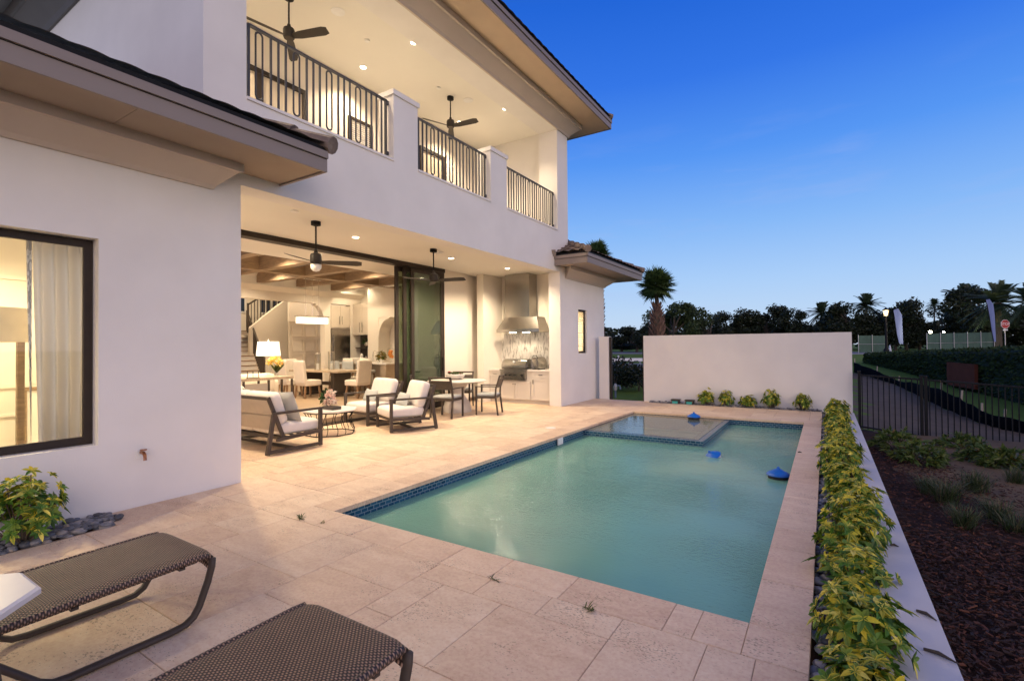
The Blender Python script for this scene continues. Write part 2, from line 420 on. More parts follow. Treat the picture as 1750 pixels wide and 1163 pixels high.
def tilem():
    t = NT('roof_tile'); co = t.coord('Object'); n1 = t.noise(co, 3.5, 5); n2 = t.noise(co, 30, 4)
    c = t.ramp(n1.outputs[0], [(.25, (.085, .065, .055)), (.5, (.17, .125, .10)), (.78, (.27, .21, .17))])
    t.base(t.mix(.35, c, t.ramp(n2.outputs[0], [(.3, (.3,)*3), (.7, (.7,)*3)]), 'OVERLAY')); t.set(Roughness=.8); t.bump(n2.outputs[0], .3, .006); return t.m
rooftile = tilem()
GLOW = (1.38, 1.17, 1.11); SUN_E = .4
# ================================================================== DECK
PXL = lambda y: -3.96+(y-3.03)/(11.32-3.03)*.12       # left pool edge
def pavers(mb, x0, x1, y0, y1, seed, skip=None, cell=.225, z0=-.012, zt=0.):
    rnd = random.Random(seed)
    nx = max(1, round((x1-x0)/cell)); ny = max(1, round((y1-y0)/cell)); cx = (x1-x0)/nx; cy = (y1-y0)/ny
    occ = [[False]*ny for _ in range(nx)]
    if skip:
        for i in range(nx):
            for j in range(ny):
                if skip(x0+(i+.5)*cx, y0+(j+.5)*cy): occ[i][j] = True
    sizes = [(3, 3), (3, 2), (2, 3), (2, 2), (3, 3), (3, 2), (2, 3)]
    for j in range(ny):
        for i in range(nx):
            if occ[i][j]: continue
            rnd.shuffle(sizes)
            for (a, b) in sizes+[(2, 1), (1, 2), (1, 1)]:
                if i+a <= nx and j+b <= ny and not any(occ[i+p][j+q] for p in range(a) for q in range(b)):
                    for p in range(a):
                        for q in range(b): occ[i+p][j+q] = True
                    paver(mb, x0+i*cx, x0+(i+a)*cx, y0+j*cy, y0+(j+b)*cy, rnd, z0, zt); break
def paver(mb, xa, xb, ya, yb, rnd, z0=-.012, zt=0., g=.0016):
    xa += g; xb -= g; ya += g; yb -= g; c = .0026; z = [zt+rnd.uniform(-.0012, .0012) for _ in range(4)]
    top = [(xa+c, ya+c, z[0]), (xb-c, ya+c, z[1]), (xb-c, yb-c, z[2]), (xa+c, yb-c, z[3])]
    low = [(xa, ya, z0), (xb, ya, z0), (xb, yb, z0), (xa, yb, z0)]
    mid = [(xa, ya, zt-.004), (xb, ya, zt-.004), (xb, yb, zt-.004), (xa, yb, zt-.004)]
    mb.add(top+mid+low, [(0, 1, 2, 3)]+[(4+i, 4+(i+1) % 4, (i+1) % 4, i) for i in range(4)]+[(8+i, 8+(i+1) % 4, 4+(i+1) % 4, 4+i) for i in range(4)])
rock = lambda x, y: x < -5.33 and y < 1.86
d = MB()
pavers(d, -5.74, -.085, -3.0, 2.70, 3, rock)
pavers(d, -5.74, -4.26, 2.70, 13.5, 5)
pavers(d, -8.42, -5.74, 3.12, 12.05, 9)
pavers(d, -4.26, -.085, 11.64, 13.5, 12, lambda x, y: y > 13.28 and x > -4.1)
struct('deck', d, trav)
j = MB()
for a in ((-5.33, -.10, -3, 2.70), (-5.74, -5.33, 1.86, 2.70), (-5.74, -4.2, 2.70, 13.5), (-8.42, -5.74, 3.12, 12.05), (-4.2, -.10, 11.6, 13.5)):
    j.quad((a[0], a[2], -.006), (a[1], a[2], -.006), (a[1], a[3], -.006), (a[0], a[3], -.006))
struct('paver_joints', j, grout)

# ================================================================== POOL
pool = thing('swimming_pool', 'rectangular swimming pool with blue tile waterline and raised corner spa set in the stone deck', 'pool', (-2.1, 7.2, 0))
rc = random.Random(4)
def cop(mb, c4, thick=.045):
    # one coping stone: bullnosed quad slab given by its plan corners
    z = rc.uniform(-.0006, .0006)+.001
    ce = Vector((sum(p[0] for p in c4)/4, sum(p[1] for p in c4)/4, 0)); b = .004
    def ins(p, k):
        v = Vector((p[0], p[1], 0))-ce; L = v.length; return ce+v*((L-k)/L)
    o = [ins(p, .002) for p in c4]; i2 = [ins(p, .002+b) for p in c4]
    vs = [(p.x, p.y, z) for p in i2]+[(p.x, p.y, z-b*.8) for p in o]+[(p.x, p.y, z-thick) for p in o]
    mb.add(vs, [(0, 1, 2, 3)]+[(4+i, 4+(i+1) % 4, (i+1) % 4, i) for i in range(4)]+[(8+i, 8+(i+1) % 4, 4+(i+1) % 4, 4+i) for i in range(4)]+[(11, 10, 9, 8)])
cm = MB()
def run(a, b, lo=.42, hi=.66):
    ts = [a]
    while ts[-1] < b-hi: ts.append(ts[-1]+rc.uniform(lo, hi))
    if b-ts[-1] < .2: ts.pop()
    return ts+[b]
xs = run(-4.26, -.44); xs.append(-.38)
xs[-2] = -.62; xs = [x for x in xs if x <= -.38]
xs = sorted(set(xs))
for a, b in zip(xs, xs[1:]): cop(cm, [(a, 2.70), (b, 2.70), (b, 3.03), (a, 3.03)])
cop(cm, [(-.38, 2.70), (-.085, 2.70), (-.085, 3.03), (-.38, 3.03)])
ys = run(3.03, 11.32)
for a, b in zip(ys, ys[1:]):
    cop(cm, [(-.38, a), (-.085, a), (-.085, b), (-.38, b)])
ys = run(3.03, 11.32)
for a, b in zip(ys, ys[1:]): cop(cm, [(-4.26, a), (PXL(a), a), (PXL(b), b), (-4.26, b)])
xs = run(-4.26, -.085)
for a, b in zip(xs, xs[1:]): cop(cm, [(a, 11.32), (b, 11.32), (b, 11.64), (a, 11.64)])
part('coping', cm, travc, pool, True)
W = -.15      # water level
BX = -.36
def uvquads(name, quads, m, parent, label=None):
    me = bpy.data.meshes.new(name); o = wloc(parent)
    vs = []; fs = []; uvs = []
    for q in quads:
        b = len(vs); vs += [Vector(p)-o for p in q]; fs.append((b, b+1, b+2, b+3))
        L = (Vector(q[1])-Vector(q[0])).length; hh = (Vector(q[3])-Vector(q[0])).length
        uvs += [(0, 0), (L/.08, 0), (L/.08, hh/.08), (0, hh/.08)]
    me.from_pydata(vs, [], fs); uv = me.uv_layers.new(name='UVMap')
    for i, t in enumerate(uvs): uv.data[i].uv = t
    me.materials.append(m); ob = bpy.data.objects.new(name, me); COL.objects.link(ob); ob.parent = parent; return ob
xl0, xl1 = PXL(3.03)-.02, PXL(11.32)-.02
ring = [(xl0, 3.01), (BX, 3.01), (BX, 11.34), (xl1, 11.34)]
qs = []
for (a, b) in zip(ring, ring[1:]+ring[:1]): qs.append([(b[0], b[1], -.36), (a[0], a[1], -.36), (a[0], a[1], -.03), (b[0], b[1], -.03)])
uvquads('waterline_tile', qs, ptile, pool)
pb = MB()
for (a, b) in zip(ring, ring[1:]+ring[:1]): pb.quad((b[0], b[1], -1.45), (a[0], a[1], -1.45), (a[0], a[1], -.36), (b[0], b[1], -.36))
pb.poly([(p[0], p[1], -1.45) for p in ring])
part('basin', pb, plaster, pool, True)
# spa in the far left corner, walled in the same tile
SX, SY, SZ = -1.74, 8.60, -.055
sp = part('spa', MB().box(xl1+.04, SX-.28, SY+.28, 11.33, -.95, -.92).box(SX-.55, SX-.28, SY+.28, 11.33, -.92, -.42).box(xl1+.05, xl1+.5, SY+.28, 11.33, -.92, -.42).box(xl1+.5, SX-.55, 10.9, 11.33, -.92, -.42), plaster, pool, True)
xw = PXL(SY)-.02
q2 = [[(xw, SY, -.9), (SX, SY, -.9), (SX, SY, SZ), (xw, SY, SZ)], [(SX, SY, -.9), (SX, 11.34, -.9), (SX, 11.34, SZ), (SX, SY, SZ)],
      [(xw, SY, SZ), (SX, SY, SZ), (SX-.22, SY+.22, SZ), (xw, SY+.22, SZ)], [(SX, SY, SZ), (SX, 11.34, SZ), (SX-.22, 11.34, SZ), (SX-.22, SY+.22, SZ)],
      [(SX-.22, SY+.22, -.9), (xw, SY+.22, -.9), (xw, SY+.22, SZ), (SX-.22, SY+.22, SZ)], [(SX-.22, 11.34, -.9), (SX-.22, SY+.22, -.9), (SX-.22, SY+.22, SZ), (SX-.22, 11.34, SZ)]]
uvquads('spa_wall_tile', q2, ptile, sp)
sk = MB().box(-3.885, -3.868, 7.50, 7.68, -.145, -.035).box(-3.868, -3.862, 7.515, 7.665, -.13, -.05)
part('skimmer_door', sk, whitep, pool, True)
part('deck_drain_lid', MB().lathe([(.0, 0), (.10, 0), (.10, .006), (.092, .008), (0, .008)], (-4.42, 8.25, -.002), 24), ceram, pool, True)
wv = MB().poly([(xl0, 3.01, W), (BX, 3.01, W), (BX, 11.34, W), (SX, 11.34, W), (SX, SY, W), (xw, SY, W)])
struct('pool_water', wv, waterm)
struct('spa_water', MB().poly([(xw, SY+.10, -.051), (SX-.10, SY+.10, -.051), (SX-.10, 11.34, -.051), (xl1, 11.34, -.051)]), spawater)

# three floating blue pool alarms
def float_(loc, label, tilt=None, dark=True, s=1.):
    t = thing('pool_float', label, 'pool float', loc, 0, 'blue floats in the pool')
    b = MB().lathe([(.0, .155), (.016, .155), (.022, .135), (.03, .122), (.055, .112), (.075, .10), (.09, .088), (.13, .072), (.165, .045), (.172, .03), (.16, .018), (.0, .018)], n=28)
    part('cone_cap', b, plastic_blue, t, smooth='auto')
    part('float_ring', MB().lathe([(0, -.045), (.13, -.045), (.148, -.03), (.15, .018), (.0, .018)], n=28), rubber if dark else whitep, t, smooth='auto')
    t.scale = (s,)*3
    if tilt: t.rotation_euler = tilt
    return t
float_((-.53, 7.10, W+.02), 'upright blue cone float with black base beside the right pool edge', s=.8)
float_((-1.48, 8.00, W-.03), 'blue float lying half sunk and tilted in open water in front of the spa', (R(16), R(-24), 0), False, .82)
float_((-2.42, 11.06, -.02), 'small blue cone float in the spa against its far tiled edge', s=.8)

# ================================================================== GARDEN WALLS
gw = thing('garden_wall', 'low white planter wall with flat painted cap along the right side of the pool', 'wall', (.33, 5, -.6))
part('cap', MB().box(.15, .515, -3, 13.42, -.09, 0), concr, gw, True)
part('footing', MB().box(.17, .50, -3, 13.42, -1.0, -.09), stucco, gw, True)
struct('planter_soil', MB().quad((-.09, -3, -.07), (.16, -3, -.07), (.16, 13.42, -.07), (-.09, 13.42, -.07)), mulchm)
pw = MB().box(-4.28, .50, 13.5, 13.72, -1.0, 1.815)
single('privacy_wall', pw, stucco, 'long blank white stucco privacy wall across the far end of the pool', 'wall')
gp_ = thing('gate_pier', 'narrow white stucco pier at the corner of the house beside the dark gate opening', 'pier', (-5.4, 13.6, 0))
part('pier', MB().box(-5.60, -5.31, 13.5, 13.72, -.3, 1.815), stucco, gp_, True)
part('gate_post', MB().box(-5.31, -5.25, 13.55, 13.66, -.1, 1.80), bronze, gp_, True)
part('gate_jamb', MB().box(-4.325, -4.28, 13.55, 13.66, -.1, 1.80), bronze, gp_, True)

# ================================================================== HOUSE
house = thing('house', 'two storey white stucco house with balcony, covered lanai, open sliding doors and tiled roofs', 'house', (F, 7, 0))
def HP(name, mb, m, parent=None, smooth=False, label=None): return part(name, mb, m, parent or house, True, smooth, label)
T = .33
HP('facade_wall', MB().box(F-.3, F, -5, -.25, -.3, 3.6).box(F-.3, F, -.25, 1.79, -.3, .66).box(F-.3, F, -.25, 1.79, 2.59, 3.6).box(F-.3, F, 1.79, 3.12, -.3, 3.6)
   .box(F-T, F, 3.12, 11.79, 3.46, 4.5).box(F-T, F, 11.3, 12.39, -.3, 3.46).box(F-.15, F, 12.39, 12.95, -.3, 1.34).box(F-.15, F, 12.39, 12.95, 2.56, 3.6).box(F-.15, F, 12.95, 14.25, -.3, 3.6).box(F-T, F, 11.79, 12.39, 3.46, 3.6)
   .box(F-.5, F, 2.71, 3.12, 3.6, 7.1).box(F-.5, F, 3.12, 3.19, 4.5, 7.1).box(F-.53, F, 11.2, 11.79, 4.5, 7.1)
   .box(F-.53, F, 2.71, 11.79, 7.1, 7.5), stucco)
HP('side_wall', MB().box(-9.4, F-.3, 2.82, 3.12, 0, 3.6).box(-15, F-.5, 2.71, 3.0, 3.6, 7.5).box(-15, F-.53, 11.5, 11.79, 3.6, 7.5).box(-9.4, F-.15, 14.0, 14.25, -.3, 3.6).box(-15.3, -15, 2.71, 11.79, 3.6, 7.5), stucco)
for (a, b) in ((5.54, 6.09), (8.22, 8.83)):
    pl = HP('balcony_pier', MB().box(F-T, F-.001, a, b, 4.5, 5.57), stucco)
    HP('pier_cap', MB().box(F-T-.025, F+.025, a-.025, b+.025, 5.57, 5.65), stucco, pl)
for (a, b) in ((3.19, 5.54), (6.09, 8.22), (8.83, 11.2)):
    HP('balcony_sill', MB().box(F-.30, F+.02, a, b, 4.5, 4.535), stucco)
HP('balcony_floor', MB().box(-8.4, F-T, 3.0, 11.5, 4.0, 4.2), stucco)
HP('balcony_ceiling', MB().box(-8.4, F-.53, 3.0, 11.5, 7.25, 7.4), ceilpaint)
HP('balcony_back_wall', MB().box(-8.7, -8.4, 3.0, 11.5, 4.0, 7.4), wallpaint)
def door_unit(name, y0, y1, z0, z1, x, panes=1, pm=palepane, fwid=.085, blind=False):
    f = MB().box(x, x+.06, y0, y1, z1-fwid, z1).box(x, x+.06, y0, y0+fwid, z0, z1-fwid).box(x, x+.06, y1-fwid, y1, z0, z1-fwid).box(x, x+.06, y0+fwid, y1-fwid, z0, z0+fwid)
    w = (y1-y0-2*fwid)/panes
    for k in range(1, panes): f.box(x, x+.055, y0+fwid+k*w-.06, y0+fwid+k*w+.06, z0+fwid, z1-fwid)
    o = HP(name, f, bronze)
    p = MB()
    for k in range(panes): p.box(x+.004, x+.02, y0+fwid+k*w, y0+fwid+(k+1)*w, z0+fwid, z1-fwid)
    HP('pane', p, pm, o)
    if blind:
        b = MB(); z = z0+fwid+.02
        while z < z1-fwid: b.bar((x+.03, y0+fwid, z), (x+.03, y1-fwid, z), .03, .012); z += .045
        HP('shutter_blades', b, whitep, o)
    return o
door_unit('balcony_door', 3.95, 5.81, 4.2, 6.48, -8.4, 2)
door_unit('balcony_window', 6.80, 7.43, 5.0, 6.42, -8.4, 1, palepane, .07, True)
door_unit('balcony_door', 8.95, 9.87, 4.2, 6.52, -8.4, 1)
# lanai
HP('lanai_ceiling', MB().box(-8.4, F-T, 3.12, 12.05, 3.57, 3.7), ceilpaint)
HP('lanai_back_wall', MB().box(-8.7, -8.4, 9.83, 10.87, 0, 3.9).box(-9.3, -8.7, 10.57, 10.87, 0, 3.9).box(-9.6, -9.3, 10.57, 13.2, 0, 3.9).box(-9.3, -8.25, 12.9, 13.2, 0, 3.9)
   .box(-8.25, -8.03, 11.1, 12.05, 0, 3.57).box(-8.25, F-T, 12.05, 12.3, 0, 3.6).box(-8.7, -8.25, 12.05, 12.25, 2.75, 3.9), wallpaint)
HP('lanai_ceiling', MB().box(-9.3, -8.4, 10.87, 12.9, 3.57, 3.65), ceilpaint)
sd = door_unit('side_door', 12.02, 12.86, 0, 2.62, -9.3, 1, palepane, .26)
HP('backsplash', MB().box(-8.03, -6.08, 12.03, 12.05, .92, 1.93), marble)
# sliding door: head track and the stacked leaves
sl = HP('sliding_door', MB().box(-8.56, -8.33, 3.12, 9.83, 3.475, 3.57).box(-8.60, -8.36, 9.81, 9.83, .12, 3.475), bronze)
for x, y0 in ((-8.36, 8.62), (-8.44, 8.44), (-8.52, 8.26)):
    y1 = 9.80; z0, z1 = .03, 3.47; fwd = .10
    lf = HP('door_leaf', MB().box(x-.045, x, y0, y0+fwd, z0, z1).box(x-.045, x, y1-fwd, y1, z0, z1).box(x-.045, x, y0+fwd, y1-fwd, z0, z0+.14).box(x-.045, x, y0+fwd, y1-fwd, z1-.11, z1), bronze, sl) if False else None
    lf = MB().box(x-.045, x, y0, y0+fwd, z0, z1).box(x-.045, x, y1-fwd, y1, z0, z1).box(x-.045, x, y0+fwd, y1-fwd, z0, z0+.14).box(x-.045, x, y0+fwd, y1-fwd, z1-.11, z1)
    HP('door_leaf', lf, bronze, sl)
    HP('glass', MB().box(x-.026, x-.018, y0+fwd, y1-fwd, z0+.14, z1-.11), doorglass, sl)
HP('door_handle', MB().bar((-8.33, 9.72, .95), (-8.33, 9.72, 1.28), .022).bar((-8.36, 9.72, .98), (-8.33, 9.72, .98), .018).bar((-8.36, 9.72, 1.25), (-8.33, 9.72, 1.25), .018), blackm, sl)
# window of the near wing with curtain-lit room behind
wn = HP('wing_window', MB().box(F-.17, F-.13, -.245, 1.785, .665, .735).box(F-.17, F-.13, -.245, 1.785, 2.515, 2.585).box(F-.17, F-.13, 1.72, 1.785, .735, 2.515).box(F-.17, F-.13, -.245, -.18, .735, 2.515), bronze)
HP('pane', MB().box(F-.155, F-.148, -.18, 1.72, .735, 2.515), pane, wn)
sx0, sx1 = F-.085, F-.045
sw = HP('side_window', MB().box(sx0, sx1, 12.395, 12.435, 1.345, 2.555).box(sx0, sx1, 12.895, 12.945, 1.345, 2.555).box(sx0, sx1, 12.435, 12.895, 1.345, 1.40).box(sx0, sx1, 12.435, 12.895, 2.50, 2.555), bronze)
HP('pane', MB().box(sx0+.012, sx0+.018, 12.435, 12.895, 1.40, 2.50), pane, sw)
b = MB(); z = 1.42
while z < 2.50: b.bar((F-.125, 12.40, z), (F-.125, 12.94, z), .045, .007, upv=(-.3, 0, 1)); z += .062
HP('shutter_blades', b, whitep, sw)
HP('side_room', MB().box(-7.9, -7.8, 12.31, 13.98, 0, 3.5).quad((-7.8, 12.301, 0), (F-T-.001, 12.301, 0), (F-T-.001, 12.301, 3.5), (-7.8, 12.301, 3.5)).box(-7.8, F-T, 12.31, 13.98, 3.0, 3.1).box(-7.8, F-T, 12.31, 13.98, -.02, .02), wallpaint)

# interior of the great room
HP('interior_floor', MB().box(-21, -8.60, 2.9, 14, .0, .12), woodfl)
HP('passage_floor', MB().box(-9.3, -8.425, 10.87, 12.9, -.05, -.001), trav)
HP('door_threshold', MB().box(-8.599, -8.41, 3.0, 10.87, -.1, .025), bronze)
bx0 = -15.2
iw = MB().box(bx0-.25, bx0, 11.27, 11.52, .12, 4.1).box(bx0-.25, bx0, 11.52, 12.4, 3.16, 4.1).box(bx0-.25, bx0, 12.4, 13.2, .12, 4.1).box(bx0-.25, bx0, 2.9, 11.27, 3.13, 4.1)
# curved bracket at the corner of the wide opening
arc = [(11.27, 3.13), (10.90, 3.13), (10.90, 3.06)]+[(10.93+.34*math.sin(PI/2*i/8), 2.32+.74*math.cos(PI/2*i/8)) for i in range(0, 9)]
iw.prism([(p[0], p[1]) for p in arc[::-1]], 'x', bx0-.25, bx0-.002)
iw.box(bx0, -14.6, 12.9, 13.2, .12, 4.1).box(-14.6, -8.7, 12.9, 13.2, .12, 4.1)
iw.box(-8.7, -8.5, 9.83, 12.9, .12, 4.1)
HP('interior_wall', iw, wallpaint)
HP('hall_wall', MB().box(-20.3, -20, 5, 14, .12, 5.6).box(-20, bx0-.25, 14, 14.2, .12, 5.6).box(-20, bx0-.25, 4.8, 5, .12, 5.6).box(-20, bx0-.25, 5, 14, 5.6, 5.7)
   .prism([(9.9, .12), (12.9, .12), (12.9, 3.9), (11.6, 3.62), (11.0, 3.2), (10.4, 2.72), (9.9, 2.30)], 'x', -17.75, -17.6), wallpaint)
ic = MB().box(-15.2, -14.95, 2.9, 12.9, 3.55, 4.2).box(-14.95, -9.85, 2.9, 12.9, 3.97, 4.2).box(-9.85, -8.56, 2.9, 12.9, 3.5, 4.2)
HP('interior_ceiling', ic, ceilpaint)
HP('cornice', MB().prism([(-15.2, 3.40), (-15.2, 3.55), (-14.95, 3.55)], 'y', 2.9, 12.9).prism([(-14.95, 3.80), (-14.95, 3.97), (-14.83, 3.97)], 'y', 2.9, 12.9), wallpaint)
for y in (4.65, 6.01, 7.37, 8.73, 10.09, 11.45):
    HP('ceiling_beam', MB().box(-14.94, -12.73, y-.12, y+.12, 3.603, 3.97).box(-12.47, -9.86, y-.12, y+.12, 3.603, 3.97), oak)
HP('ceiling_beam', MB().box(-12.73, -12.47, 2.9, 12.89, 3.60, 3.965), oak)
# built-in kitchen
kc = HP('fridge_cabinet', MB().box(bx0-.24, bx0+.02, 11.53, 11.93, 2.30, 3.10).box(bx0-.24, bx0+.02, 11.94, 12.36, 2.30, 3.10), cabin)
HP('handle', MB().bar((bx0+.05, 11.88, 2.42), (bx0+.05, 11.88, 2.72), .014).bar((bx0+.05, 11.99, 2.42), (bx0+.05, 11.99, 2.72), .014), steel, kc)
wc = HP('wall_cabinet', MB().box(-15.17, -14.70, 12.50, 12.9, 2.03, 3.20).box(-14.69, -14.2, 12.50, 12.9, 2.03, 3.20), cabin)
HP('handle', MB().bar((-14.76, 12.46, 2.12), (-14.76, 12.46, 2.5), .014).bar((-14.62, 12.46, 2.12), (-14.62, 12.46, 2.5), .014), steel, wc)
HP('base_cabinet', MB().box(-15.18, -14.2, 12.35, 12.9, .12, 1.0), cabin)
HP('shelf', MB().box(-15.18, -14.2, 12.62, 12.89, 1.52, 1.56).box(-15.18, -14.2, 12.86, 12.895, 1.02, 2.03), darkin)
HP('countertop', MB().box(-15.18, -14.2, 12.32, 12.88, 1.0, 1.04), stone)
ch = MB().box(-14.18, -13.62, 12.35, 12.89, .12, 3.97).box(-12.25, -11.6, 12.35, 12.89, .12, 3.97).box(-13.62, -12.25, 12.35, 12.89, 2.62, 3.97)
for s_, xx in ((1, -13.62), (-1, -12.25)):
    pts = [(xx, 2.62), (xx, 1.95)]+[(xx+s_*(.02+.5*(1-math.cos(PI/2*i/6))), 1.95+.62*math.sin(PI/2*i/6)) for i in range(7)]+[(xx+s_*.52, 2.62)]
    ch.prism(pts, 'y', 12.36, 12.88)
HP('range_alcove', ch, wallpaint)
pd = MB().box(-17.0, -16.94, 11.0, 13.9, .12, 2.55)
for a in range(3):
    for c in range(4):
        y0 = 11.12+a*.55; z0 = .30+c*.56
        pd.box(-16.94, -16.915, y0, y0+.47, z0, z0+.03).box(-16.94, -16.915, y0, y0+.47, z0+.45, z0+.48).box(-16.94, -16.915, y0, y0+.03, z0+.03, z0+.45).box(-16.94, -16.915, y0+.44, y0+.47, z0+.03, z0+.45)
HP('panelled_wall', pd, cabin)
HP('hall_wall', MB().box(-17.02, -16.9, 11.0, 13.9, 2.56, 5.6), wallpaint)
for (y0, y1) in ((10.45, 11.0), (11.7, 12.1), (12.22, 12.62)):
    HP('hall_window', MB().box(-20, -19.95, y0-.07, y1+.07, 3.0, 3.06).box(-20, -19.95, y0-.07, y1+.07, 3.72, 3.78).box(-20, -19.95, y0-.07, y0, 3.06, 3.72).box(-20, -19.95, y1, y1+.07, 3.06, 3.72).box(-20, -19.96, (y0+y1)/2-.02, (y0+y1)/2+.02, 3.06, 3.72), whitep)
    HP('night_pane', MB().box(-19.99, -19.975, y0, y1, 3.06, 3.72), nightpane)
# staircase
st = HP('staircase', MB().box(-20, -18.75, 8.6, 10.5, 1.95, 2.05), wallpaint)
rz_, tr_ = MB(), MB()
for i in range(11):
    x1 = -16.0-.25*i; yr = 9.45+.09*i; z = .12+.168*i
    rz_.box(x1-.26, x1, 8.3, yr, z, z+.145); tr_.box(x1-.27, x1+.03, 8.28, yr+.03, z+.145, z+.168)
for i in range(9):
    y = 10.1+.26*i; z = 2.05+.168*i
    rz_.box(-18.6, -17.78, y, y+.26, z, z+.14); tr_.box(-18.6, -17.76, y-.03, y+.26, z+.14, z+.168)
HP('risers', rz_, ceram, st); HP('treads', tr_, oakleg, st)
HP('stringer', MB().prism([(9.9, 2.12), (12.5, 3.82), (12.5, 3.98), (9.9, 2.30)], 'x', -17.82, -17.72), frame, st)
rl = MB()
def rail_run(p, q, n, h=.9):
    p, q = Vector(p), Vector(q); u = Vector((0, 0, h))
    rl.bar(p+u, q+u, .05, .05)
    for i in range(n+1):
        b = p.lerp(q, i/n); rl.bar(b, b+u, .022)
    rl.bar(p, p+u*1.06, .055); rl.bar(q, q+u*1.06, .055)
rail_run((-16.0, 9.48, .30), (-18.6, 10.35, 2.05), 20)
rail_run((-17.74, 9.9, 2.25), (-17.74, 12.3, 3.85), 20)
rail_run((-15.75, 8.35, .2), (-16.9, 8.35, .95), 9)
HP('stair_railing', rl, frame, st)
# lit room behind the wing window
HP('wing_room', MB().box(-9.8, -9.7, -5, 2.8, -.1, 3.3).box(-9.7, F-.3, 2.72, 2.8, -.1, 3.3).box(-9.7, F-.3, -5, -4.9, -.1, 3.3).box(-9.7, F-.3, -4.9, 2.72, 3.2, 3.3).box(-9.7, F-.3, -4.9, 2.72, -.1, .02)
   .box(-9.7, -9.67, -4.9, 2.7, 2.55, 2.61).box(-9.7, -9.67, -4.9, 2.7, 2.05, 2.10).box(-9.7, -9.67, -4.9, 2.7, 1.02, 1.08).box(-9.7, -9.67, -4.9, 2.7, .62, .66)
   .box(-9.7, F-.3, 2.68, 2.72, 2.5, 2.56).box(-9.7, F-.3, 2.68, 2.72, 1.02, 1.08), wallpaint)

shadetrim = mk('shaded_eave_board', (.10, .085, .075), .6, var=.1, scale=3)  # shade under the near main eave, painted in as a darker board colour
# ---- roofs
def slope(mb, e0, e1, t0, t1, wave=.26, course=.36, amp=.012, seg=6, thick=.03):
    # tiled roof plane between an eave e0->e1 and an upper edge t0->t1
    e0, e1, t0, t1 = map(Vector, (e0, e1, t0, t1)); nrm = (e1-e0).cross(t0-e0).normalized()
    if nrm.z < 0: nrm = -nrm
    nc = max(1, int((e1-e0).length/wave)); nr = max(1, int((t0-e0).length/course)) if (t0-e0).length > 1e-3 else 1
    nx = nc*seg; vs = []; fs = []; L = (e1-e0).length
    for r in range(nr):
        for k in (0, 1):
            f = (r+k)/nr
            a = e0.lerp(t0, f); b = e1.lerp(t1, f)
            for i in range(nx+1):
                p = a.lerp(b, i/nx); s_ = (p-e0).dot((e1-e0).normalized())/wave
                w = abs(math.sin(PI*s_))*amp
                vs.append(p+nrm*(w+(.028 if k == 0 else 0)))
    for r in range(nr):
        for k in (0, 1):
            if r == nr-1 and k == 1: break
            o = (2*r+k)*(nx+1)
            for i in range(nx): fs.append((o+i, o+i+1, o+nx+2+i, o+nx+1+i))
    mb.add(vs, fs)
def caps(mb, a, b, r=.09, step=.38):
    a, b = Vector(a), Vector(b); n = max(1, int((b-a).length/step)); d_ = (b-a)/n
    for i in range(n):
        p = a+d_*i; mb.tube([p+Vector((0, 0, .035)), p+d_*1.08+Vector((0, 0, .015))], r, 10, r2=r*.82)
def profile_sweep(mb, prof, path, mitre0, mitre1):
    # prof: (offset from wall, z); straight run along Y with mitred ends
    n = len(prof); vs = []
    for (y, sg) in ((path[0], mitre0), (path[1], mitre1)):
        for o, z in prof: vs.append((F+o, y+sg*o, z))
    mb.add(vs, [tuple(range(n))[::-1], tuple(range(n, 2*n))]+[(i, (i+1) % n, n+(i+1) % n, n+i) for i in range(n)])
OV = .90
CROWN = [(0, -.28), (.035, -.28), (.06, -.24), (.26, -.09), (.30, -.09), (.30, 0), (0, 0)]
def fascia_set(roof, y0, y1, ze, xw=F, ends=(True, True), back=None):
    xo = xw+OV
    f = MB().box(xo-.03, xo, y0, y1, ze-.02, ze+.125).box(xo-.03, xo+.022, y0-.0, y1+.0, ze+.135, ze+.215)
    bk = back if back is not None else xw
    if ends[1]: f.box(bk, xo-.03, y1-.03, y1, ze-.02, ze+.125).box(bk, xo-.03, y1-.03, y1+.022, ze+.135, ze+.215)
    if ends[0]: f.box(bk, xo-.03, y0, y0+.03, ze-.02, ze+.125).box(bk, xo-.03, y0-.022, y0+.03, ze+.135, ze+.215)
    HP('fascia', f, trim, roof)
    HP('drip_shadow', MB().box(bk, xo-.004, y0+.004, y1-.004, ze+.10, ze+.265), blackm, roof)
    return xo
# near wing roof
zt = 3.865
ws = MB(); slope(ws, (-4.82, 3.66, zt), (-4.82, -6, zt), (-8.2, 2.3, zt+1.35), (-8.2, -6, zt+1.35))
slope(ws, (F-.02, 3.66, zt), (-4.82, 3.66, zt), (F-.02, 3.30, zt+.37), (F, 3.29, zt+.37), course=.4)
caps(ws, (-4.80, 3.68, zt), (F, 3.31, zt+.37), .10)
wr = HP('wing_roof', ws, rooftile, smooth=False)
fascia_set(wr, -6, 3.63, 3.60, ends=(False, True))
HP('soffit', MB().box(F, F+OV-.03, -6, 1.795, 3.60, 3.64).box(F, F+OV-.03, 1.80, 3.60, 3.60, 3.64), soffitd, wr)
m_ = MB(); profile_sweep(m_, [(o, z+3.60) for o, z in CROWN], (-6, 2.78), 0, .72); HP('cornice', m_, crownm, wr)
